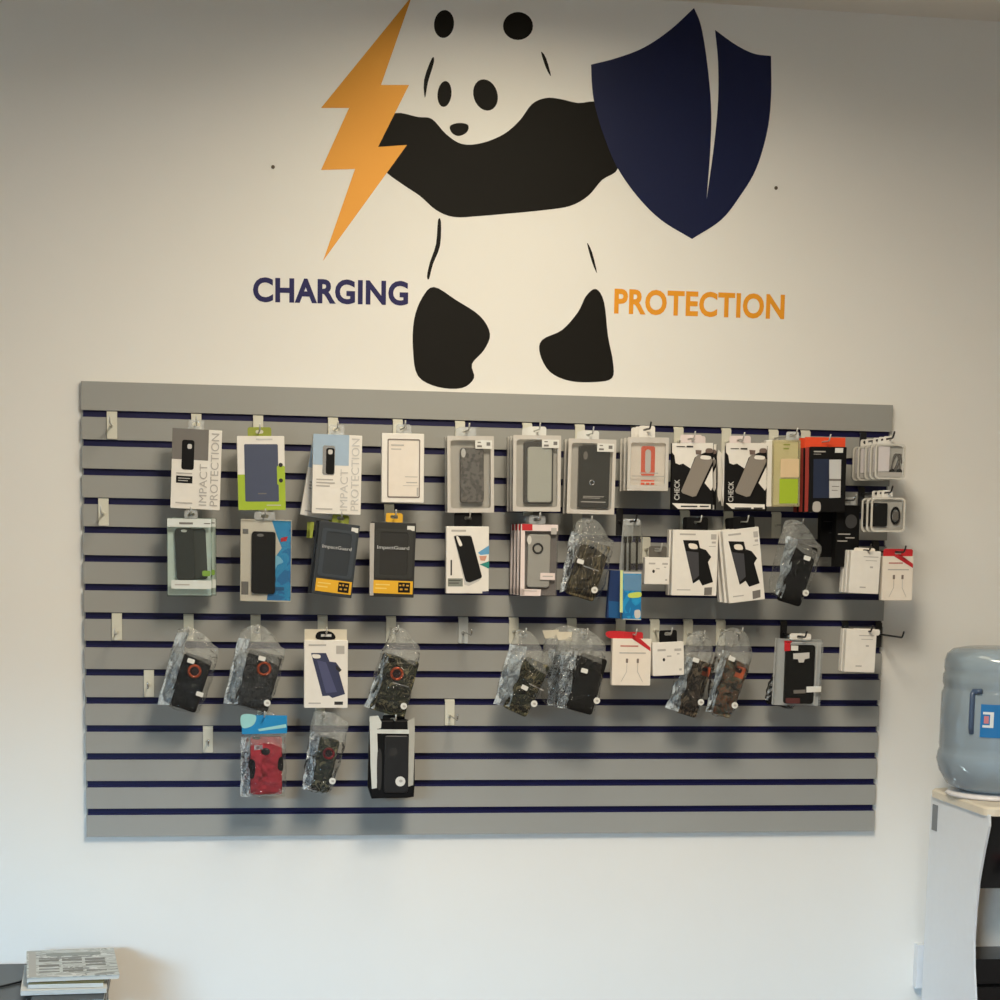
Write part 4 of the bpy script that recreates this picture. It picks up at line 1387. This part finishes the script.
def el(cx, cy, a, b, rot=0):
    return ell(cx, cy, a, b, 24, rot)


c0 = at(500, 390, -WALL)
pa = empty('panda_wall_art', (0, 0, 0))
tag(pa, 'black panda decal on the wall between lightning bolt and shield', 'wall decal')
decal('ear', el(444, 24, 10, 14, 0.1), blk_v, 1, pa)
decal('ear', el(518, 26, 15, 14), blk_v, 1, pa)
decal('eye_patch', el(444.5, 94, 7, 13, 0.1), blk_v, 1, pa)
decal('eye_patch', el(485.5, 95, 12, 16, -0.3), blk_v, 1, pa)
decal('nose', [(450, 126), (459, 123), (468, 125), (467, 132), (459, 136), (452, 133)], blk_v, 1, pa, 4)
decal('arm_band', [(372, 150), (384, 124), (396, 113), (418, 117), (432, 119), (446, 134), (462, 144), (482, 143), (504, 134), (520, 120), (532, 104), (546, 98), (560, 99), (578, 103), (600, 104), (612, 138), (618, 168),
                   (602, 180), (588, 196), (570, 206), (545, 210), (515, 213), (480, 216), (454, 217), (436, 210), (420, 196), (402, 184), (384, 170)], blk_v, 1, pa, 4)
decal('leg', [(434, 287), (456, 300), (480, 316), (490, 334), (484, 350), (472, 364), (474, 378), (462, 388), (438, 387), (418, 376), (413, 350), (414, 320), (422, 298)], blk_v, 1, pa, 4)
decal('leg', [(596, 289), (604, 302), (608, 336), (613, 362), (612, 378), (596, 382), (570, 381), (550, 372), (540, 354), (542, 340), (562, 330), (578, 312), (586, 296)], blk_v, 1, pa, 4)
decal('outline_stroke', [(438, 220), (441, 222), (440, 246), (433, 264), (429, 279), (427, 276), (430, 262), (436, 244)], blk_v, 1, pa, 3)
decal('outline_stroke', [(587, 243), (592, 252), (597, 273), (592, 262)], blk_v, 1, pa, 3)
decal('outline_stroke', [(432, 58), (434, 62), (428, 82), (425, 98), (424, 80)], blk_v, 1, pa, 3)
decal('outline_stroke', [(541, 52), (546, 58), (551, 76), (546, 68)], blk_v, 1, pa, 3)


def lettering(name, s, q, mat, bold, label):
    """word in cut vinyl: q = photo points of the first letter's foot, last letter's foot, first letter's head"""
    a, b, c = (at(x, y, -WALL) for x, y in q)
    v, f = text_geo(s, bold, 1.05)
    L, H_ = b.x - a.x, c.z - a.z
    vv = [(a.x + p[0] * L, WALL - 0.0002 - (p[2] + 0.001) * 0.25, a.z + p[1] * H_ + p[0] * (b.z - a.z)) for p in v]
    o = Geo().add(vv, f).obj(name, mat)
    return tag(o, label, 'wall lettering')


lettering('charging_wall_sign', 'CHARGING', [(253, 302), (408, 305.8), (253, 277)], navy_t, 0.034, 'navy word charging in capital letters on the wall')
lettering('protection_wall_sign', 'PROTECTION', [(614, 313.8), (784, 319.6), (614, 288.3)], amber_t, 0.032, 'amber word protection in capital letters on the wall')

scr = M('rusty screw', (96, 84, 70), 0.5, metal=0.4)
for (x, y), lb in (((273, 167), 'small screw head in the wall left of the lightning bolt'), ((776, 188), 'small screw head in the wall right of the shield')):
    q = at(x, y, -WALL)
    tag(Geo().add(*slab(ell(q.x, q.z, 0.005, 0.005, 12), WALL, WALL - 0.003, 0.0015)).obj('wall_mount_screw', scr), lb, 'screw')

# =================================================================== WATER COOLER AND BOTTLE
cool_w = M('cooler white plastic', (222, 226, 230), 0.35, var=0.02)
cool_b = M('cooler black plastic', (20, 20, 22), 0.3)
cool_r = M('cooler cream rim', (222, 212, 192), 0.4)
q = at(931, 800, 0.02)
bx = q.x                        # left side of the cooler
DB, DF = 0.02, 0.43             # back and front distance from the slat plane
CT = at(960, 796, 0.2).z
CWID = 0.31
ce = empty('water_cooler', (bx + CWID / 2, -(DB + DF) / 2, 0))
tag(ce, 'white water cooler with black front beside the slatwall', 'water cooler')
ox, oy = ce.location.x, ce.location.y


def sidepoly(ctop=CT - 0.02):
    pts = [(-DB, 0.0), (-DB, ctop)]
    fr = [(DF + 0.0, ctop), (DF + 0.005, ctop - 0.03), (DF - 0.02, ctop - 0.10), (DF - 0.045, ctop - 0.19), (DF - 0.055, ctop - 0.27), (DF - 0.058, ctop - 0.36), (DF - 0.048, ctop - 0.43), (DF - 0.03, ctop - 0.50), (DF - 0.01, ctop - 0.58), (DF, ctop - 0.7), (DF, 0.0)]
    return pts + [(-a, b) for a, b in fr]


def side_panel(x0, x1):
    pts = [(y, z) for y, z in sidepoly()]
    n = len(pts)
    v = [(x0 - ox, y - oy, z) for y, z in pts] + [(x1 - ox, y - oy, z) for y, z in pts]
    f = [tuple(range(n)), tuple(range(n, 2 * n))] + [(i, (i + 1) % n, n + (i + 1) % n, n + i) for i in range(n)]
    return v, f


for x0 in (bx, bx + CWID - 0.006):
    Geo().add(*side_panel(x0, x0 + 0.006)).obj('side_panel', cool_w, ce)
top = Geo()
tp = [(bx - ox - 0.002 + a, b) for a, b in ((0, 0), (CWID + 0.004, 0), (CWID + 0.004, 1), (0, 1))]
pl = rr(0, 0, CWID + 0.014, DF - DB + 0.01, 0.035, 8)
v = [(x, y, CT - 0.024) for x, y in pl] + [(x, y, CT - 0.006) for x, y in pl] + [(x * 0.97, y * 0.97, CT) for x, y in pl]
n = len(pl)
f = [tuple(range(n)), tuple(range(2 * n, 3 * n))] + [(k * n + i, k * n + (i + 1) % n, (k + 1) * n + (i + 1) % n, (k + 1) * n + i) for k in (0, 1) for i in range(n)]
Geo().add(v, f).obj('top_rim', cool_r, ce)
xi0, xi1 = bx + 0.006 - ox, bx + CWID - 0.006 - ox
Geo().add(*box(xi0, xi1, -DB - 0.19 - oy, -DB - oy, 0, CT - 0.024)).obj('cabinet_body', cool_w, ce)
fa = Geo()
fa.add(*box(xi0, xi1, -DF + 0.045 - oy, -DB - 0.19 - oy, CT - 0.23, CT - 0.026))
fa.obj('upper_fascia', cool_b, ce)
Geo().add(*box(xi0, xi1, -DB - 0.20 - oy, -DB - 0.19 - oy, CT - 0.43, CT - 0.23)).obj('dispenser_alcove', M('alcove beige', (236, 226, 212), 0.5), ce)
Geo().add(*box(xi0, xi1, -DF + 0.05 - oy, -DB - 0.19 - oy, CT - 0.50, CT - 0.43)).obj('drip_tray', cool_b, ce)
Geo().add(*box(xi0, xi1, -DF + 0.03 - oy, -DB - 0.19 - oy, 0.02, CT - 0.505)).obj('lower_door', cool_b, ce)
for dx, m, nm in ((-0.085, M('red tap plastic', (190, 50, 50), 0.4), 'hot_tap'), (0.045, M('blue tap plastic', (40, 90, 190), 0.4), 'cold_tap')):
    g = Geo()
    zt = CT - 0.17
    yf = -DF + 0.045 - oy
    g.add(*tube([(dx, yf, zt), (dx, yf - 0.03, zt), (dx, yf - 0.04, zt - 0.02)], 0.010, 10))
    t_ = g.obj(nm, M('tap body', (40, 40, 42), 0.3), ce, True)
    Geo().add(*tube([(dx, yf - 0.012, zt + 0.006), (dx, yf - 0.045, zt + 0.02)], 0.012, 10)).obj('tap_lever', m, t_, True)
    Geo().add(*tube([(dx, yf - 0.02, CT - 0.23 + 0.0), (dx, yf - 0.02, CT - 0.255)], 0.006, 10)).obj('spout', M('spout white', (220, 220, 220), 0.3), t_, True)
Geo().add(*box(bx - 0.0025 - ox, bx - ox, -DB - 0.055 - oy, -DB - 0.02 - oy, CT - 0.12, CT - 0.045)).obj('vent_slit', M('vent shadow grey', (120, 124, 128), 0.5), ce)
Geo().add(*box(-0.04, 0.06, -DF + 0.028 - oy, -DF + 0.03 - oy, CT - 0.64, CT - 0.54)).obj('blue_label', M('blue label', (24, 110, 180), 0.4), ce)

# bottle
dbt = 0.20
q = at(995, 790, dbt)
BXc, BYc = q.x, -dbt
zb = CT + 0.012
zt = at(985, 648, dbt).z
Hb = zt - zb
r0 = q.x - at(942.5, 740, dbt).x
be = empty('water_bottle', (BXc, BYc, CT + 0.001))
tag(be, 'large blue translucent water bottle upside down on the cooler', 'water bottle')


def glassy(name, rgb, rough=0.04, ior=1.2):
    m = bpy.data.materials.new(name)
    m.use_nodes = True
    nt = m.node_tree
    nt.nodes.remove(nt.nodes['Principled BSDF'])
    N, L = nt.nodes.new, nt.links.new
    tr = N('ShaderNodeBsdfTransparent'); tr.inputs[0].default_value = S(*rgb)
    rf = N('ShaderNodeBsdfRefraction'); rf.inputs[0].default_value = S(*rgb); rf.inputs['IOR'].default_value = ior; rf.inputs['Roughness'].default_value = 0.08
    gl = N('ShaderNodeBsdfGlossy'); gl.inputs['Roughness'].default_value = rough
    df = N('ShaderNodeBsdfDiffuse'); df.inputs[0].default_value = S(196, 214, 228)
    fr = N('ShaderNodeFresnel'); fr.inputs['IOR'].default_value = 1.5
    tc = N('ShaderNodeTexCoord')
    nz = N('ShaderNodeTexNoise'); nz.inputs['Scale'].default_value = 9
    L(tc.outputs['Object'], nz.inputs['Vector'])
    bp = N('ShaderNodeBump'); bp.inputs['Strength'].default_value = 0.7; bp.inputs['Distance'].default_value = 0.012
    L(nz.outputs['Fac'], bp.inputs['Height'])
    L(bp.outputs['Normal'], gl.inputs['Normal'])
    a = N('ShaderNodeMixShader'); a.inputs[0].default_value = 0.12
    L(tr.outputs[0], a.inputs[1]); L(rf.outputs[0], a.inputs[2])
    b = N('ShaderNodeMixShader'); b.inputs[0].default_value = 0.45
    L(a.outputs[0], b.inputs[1]); L(df.outputs[0], b.inputs[2])
    c = N('ShaderNodeMixShader')
    L(fr.outputs[0], c.inputs[0]); L(b.outputs[0], c.inputs[1]); L(gl.outputs[0], c.inputs[2])
    L(c.outputs[0], nt.nodes['Material Output'].inputs['Surface'])
    return m


bot_m = glassy('blue bottle plastic', (206, 224, 236))
P = [(0.0, 0.010), (0.045, 0.010), (r0 * 0.62, 0.014), (r0 * 0.84, 0.030), (r0 * 0.97, 0.062), (r0 * 1.02, 0.090), (r0 * 1.0, 0.108), (r0 * 0.975, 0.118), (r0 * 0.985, 0.128),
     (r0 * 0.985, 0.20), (r0 * 0.985, 0.255), (r0 * 0.955, 0.264), (r0 * 0.95, 0.272), (r0 * 0.975, 0.282), (r0 * 0.97, 0.30), (r0 * 0.945, 0.308), (r0 * 0.96, 0.318),
     (r0 * 0.955, 0.335), (r0 * 0.92, 0.352), (r0 * 0.82, 0.364), (r0 * 0.6, 0.370), (r0 * 0.3, 0.366), (0.0, 0.364)]
k = Hb / 0.358
P = [(r, z * k) for r, z in P]
Geo().add(*lathe(P, 0, 0, 64)).obj('bottle_body', bot_m, be, True)
Geo().add(*lathe([(0.0, 0.0), (r0 * 0.80, 0.0), (r0 * 0.84, 0.004), (r0 * 0.80, 0.012), (r0 * 0.5, 0.014), (0.0, 0.014)], 0, 0, 48)).obj('neck_collar', M('collar white', (226, 222, 222), 0.3), be, True)
# handle recess, its shade put in as a dark tube, and label on the side facing the camera
acam = math.atan2(CAM.y - BYc, CAM.x - BXc)
zl0, zl1 = 0.158 * k, 0.238 * k
a1 = acam - 0.30
Geo().add(*lathe([(r0 * 1.004, zl0), (r0 * 1.004, zl1)], 0, 0, 20, acam - 0.30, acam + 1.1)).obj('blue_label', M('bottle label blue', (20, 116, 186), 0.4), be)
hdl = Geo()
ah = acam - 0.46
hp = []
for z in (0.165, 0.18, 0.21, 0.24, 0.262, 0.268):
    rr_ = r0 * (0.97 if z in (0.165, 0.268) else 1.0)
    hp.append((rr_ * math.cos(ah), rr_ * math.sin(ah), z * k))
for t in (0.08, 0.16):
    hp.append((r0 * 0.99 * math.cos(ah + t), r0 * 0.99 * math.sin(ah + t), 0.268 * k))
hdl.add(*tube(hp, 0.0075, 10)).obj('handle_recess_shade', M('handle recess shade blue', (72, 92, 122), 0.3), be, True)


def on_bottle(poly, name, mat):
    """poly in (angle, height) wrapped on the bottle"""
    vi, vo, n = [], [], len(poly)
    for a, z in poly:
        vi.append((r0 * 1.006 * math.cos(acam + a), r0 * 1.006 * math.sin(acam + a), z * k))
        vo.append((r0 * 1.010 * math.cos(acam + a), r0 * 1.010 * math.sin(acam + a), z * k))
    f = [tuple(range(n)), tuple(range(n, 2 * n))] + [(i, (i + 1) % n, n + (i + 1) % n, n + i) for i in range(n)]
    return Geo().add(vi + vo, f).obj(name, mat, be)


lw = M('label white', (222, 230, 236), 0.5)
on_bottle([(-0.26, 0.182), (-0.26, 0.188), (-0.14, 0.188), (-0.14, 0.214), (-0.26, 0.214), (-0.26, 0.220), (-0.08, 0.220), (-0.08, 0.182)], 'label_mark', lw)
on_bottle([(-0.24, 0.192), (-0.16, 0.192), (-0.16, 0.210), (-0.24, 0.210)], 'label_mark', M('label pink', (206, 130, 140), 0.5))
on_bottle([(0.06, 0.186), (0.06, 0.216), (0.12, 0.222), (0.28, 0.222), (0.28, 0.214), (0.15, 0.212), (0.13, 0.204), (0.13, 0.196), (0.16, 0.190), (0.28, 0.188), (0.28, 0.180), (0.12, 0.180)], 'label_mark', lw)

# slim white bracket on the wall by the cooler
q0, q1 = at(914.5, 943, -WALL), at(919.5, 986, -WALL)
o = Geo().add(*box(q0.x, q1.x, WALL - 0.028, WALL, q1.z, q0.z)).obj('wall_mount_bracket', cool_w)
tag(o, 'slim white bracket on the wall beside the water cooler', 'bracket')

# =================================================================== TABLE AND MAGAZINES
zt_ = at(10, 962, 0.0).z
tx1 = at(112, 1000, 0.05).x
te = empty('side_table', (tx1 - 0.30, -0.26, 0))
tag(te, 'dark side table in the corner under the magazines', 'table')
tm = M('charcoal table top', (58, 62, 62), 0.4)
Geo().add(*box(-0.30, 0.30, -0.24, 0.235, zt_ - 0.03, zt_)).obj('table_top', tm, te)
for sx in (-1, 1):
    for sy in (-1, 1):
        Geo().add(*box(sx * 0.27 - 0.02, sx * 0.27 + 0.02, sy * 0.205 - 0.02, sy * 0.205 + 0.02, 0, zt_ - 0.03)).obj('leg', tm, te)

news = pattern('newsprint', [(186, 194, 194), (164, 170, 170), (200, 206, 206), (140, 146, 146), (184, 192, 192)], 22, 0.7, (0.5, 1, 2.5))
pagew = M('magazine paper', (204, 206, 202), 0.6)


def ground(px, py, z):
    v = R @ Vector(((px - 500) / F, 1, (800 - py) / F))
    return CAM + v * ((z - CAM.z) / v.z)


def page_block(name, label, q, z, th, cm, rz):
    """magazine whose top corners (back left, back right, front right, front left) are photo points"""
    P = [ground(x, y, z + th) for x, y in q]
    c = (P[0] + P[1] + P[2] + P[3]) / 4
    xa = (P[1] - P[0]) + (P[2] - P[3])
    mw_ = ((P[1] - P[0]).length + (P[2] - P[3]).length) / 2
    mh_ = min(0.33, ((P[0] - P[3]).length + (P[1] - P[2]).length) / 2)
    e = empty(name, (c.x, c.y, z), (0, 0, rz))
    tag(e, label, name, 'magazines on the side table')
    g = Geo()
    nl = max(2, int(th / 0.003))
    for j in range(nl):
        o_ = random.uniform(-0.0015, 0.0015)
        g.add(*box(-mw_ / 2 + o_, mw_ / 2 + o_, -mh_ / 2 + o_, mh_ / 2 + o_, th * j / nl, th * (j + 0.85) / nl))
    g.obj('pages', pagew, e)
    Geo().add(*box(-mw_ / 2 - 0.001, mw_ / 2 + 0.001, -mh_ / 2 - 0.001, mh_ / 2 + 0.001, th - 0.0004, th + 0.0004)).obj('cover', cm, e)
    return e, mw_, mh_


z0 = zt_ + 0.001
page_block('magazine', 'dark covered magazine at the bottom of the stack', [(38, 972), (104, 969), (108, 998), (34, 1002)], z0, 0.016, M('dark cover', (44, 48, 50), 0.4), 0.0)
page_block('magazine', 'white magazine jutting out left in the middle of the stack', [(28, 966), (104, 962), (108, 987), (18, 993)], z0 + 0.018, 0.011, pagew, 0.05)
page_block('magazine', 'olive covered magazine just under the top newspaper', [(34, 957), (104, 954), (106, 981), (31, 986)], z0 + 0.031, 0.010, M('olive cover', (92, 92, 50), 0.5), 0.02)
e, mw_, mh_ = page_block('newspaper', 'printed newspaper on top of the magazine stack', [(27, 952), (110, 947.5), (120, 972), (29, 981)], z0 + 0.043, 0.010, news, 0.085)
th = 0.0104
g = Geo()
for r in range(1, 7):
    for c in range(3):
        x0 = -mw_ / 2 + 0.03 + c * (mw_ - 0.05) / 3
        wd = (mw_ - 0.05) / 3 - 0.008
        zq = mh_ / 2 - 0.075 - r * (mh_ - 0.1) / 7
        if (r * 3 + c) % 4 != 1:
            g.add(*box(x0, x0 + wd, zq, zq + random.choice((0.010, 0.016, 0.024)), th, th + 0.0004))
g.obj('printed_columns', M('newsprint ink', (120, 122, 120), 0.7), e)
Geo().add(*box(-mw_ * 0.28, mw_ * 0.34, mh_ / 2 - 0.075, mh_ / 2 - 0.04, th, th + 0.0004)).obj('masthead', M('masthead ink', (140, 148, 146), 0.7), e)
Geo().add(*box(-mw_ * 0.48, -mw_ * 0.40, -mh_ / 2 + 0.01, mh_ / 2 - 0.02, th, th + 0.0004)).obj('side_column', M('side column ink', (170, 172, 170), 0.7), e)
cb = [at(-20, 990, 0.34), at(2, 986, 0.30), at(14, 983, 0.27), at(24, 979, 0.24)]
o = Geo().add(*tube([(q.x, q.y, zt_ + 0.0035) for q in cb], 0.003, 8)).obj('power_cord', M('black cord', (22, 22, 24), 0.4), None, True)
tag(o, 'thin black cord lying on the dark table beside the magazines', 'cord')

# ------------------------------------------------------------------ view
sc = bpy.context.scene
sc.view_settings.view_transform = 'Standard'
sc.view_settings.look = 'None'
sc.view_settings.exposure = 0.0
sc.view_settings.gamma = 1.0
sc.view_settings.use_curve_mapping = False
sc.cycles.max_bounces = 8
sc.cycles.transparent_max_bounces = 16
sc.cycles.use_denoising = True
bpy.context.view_layer.update()
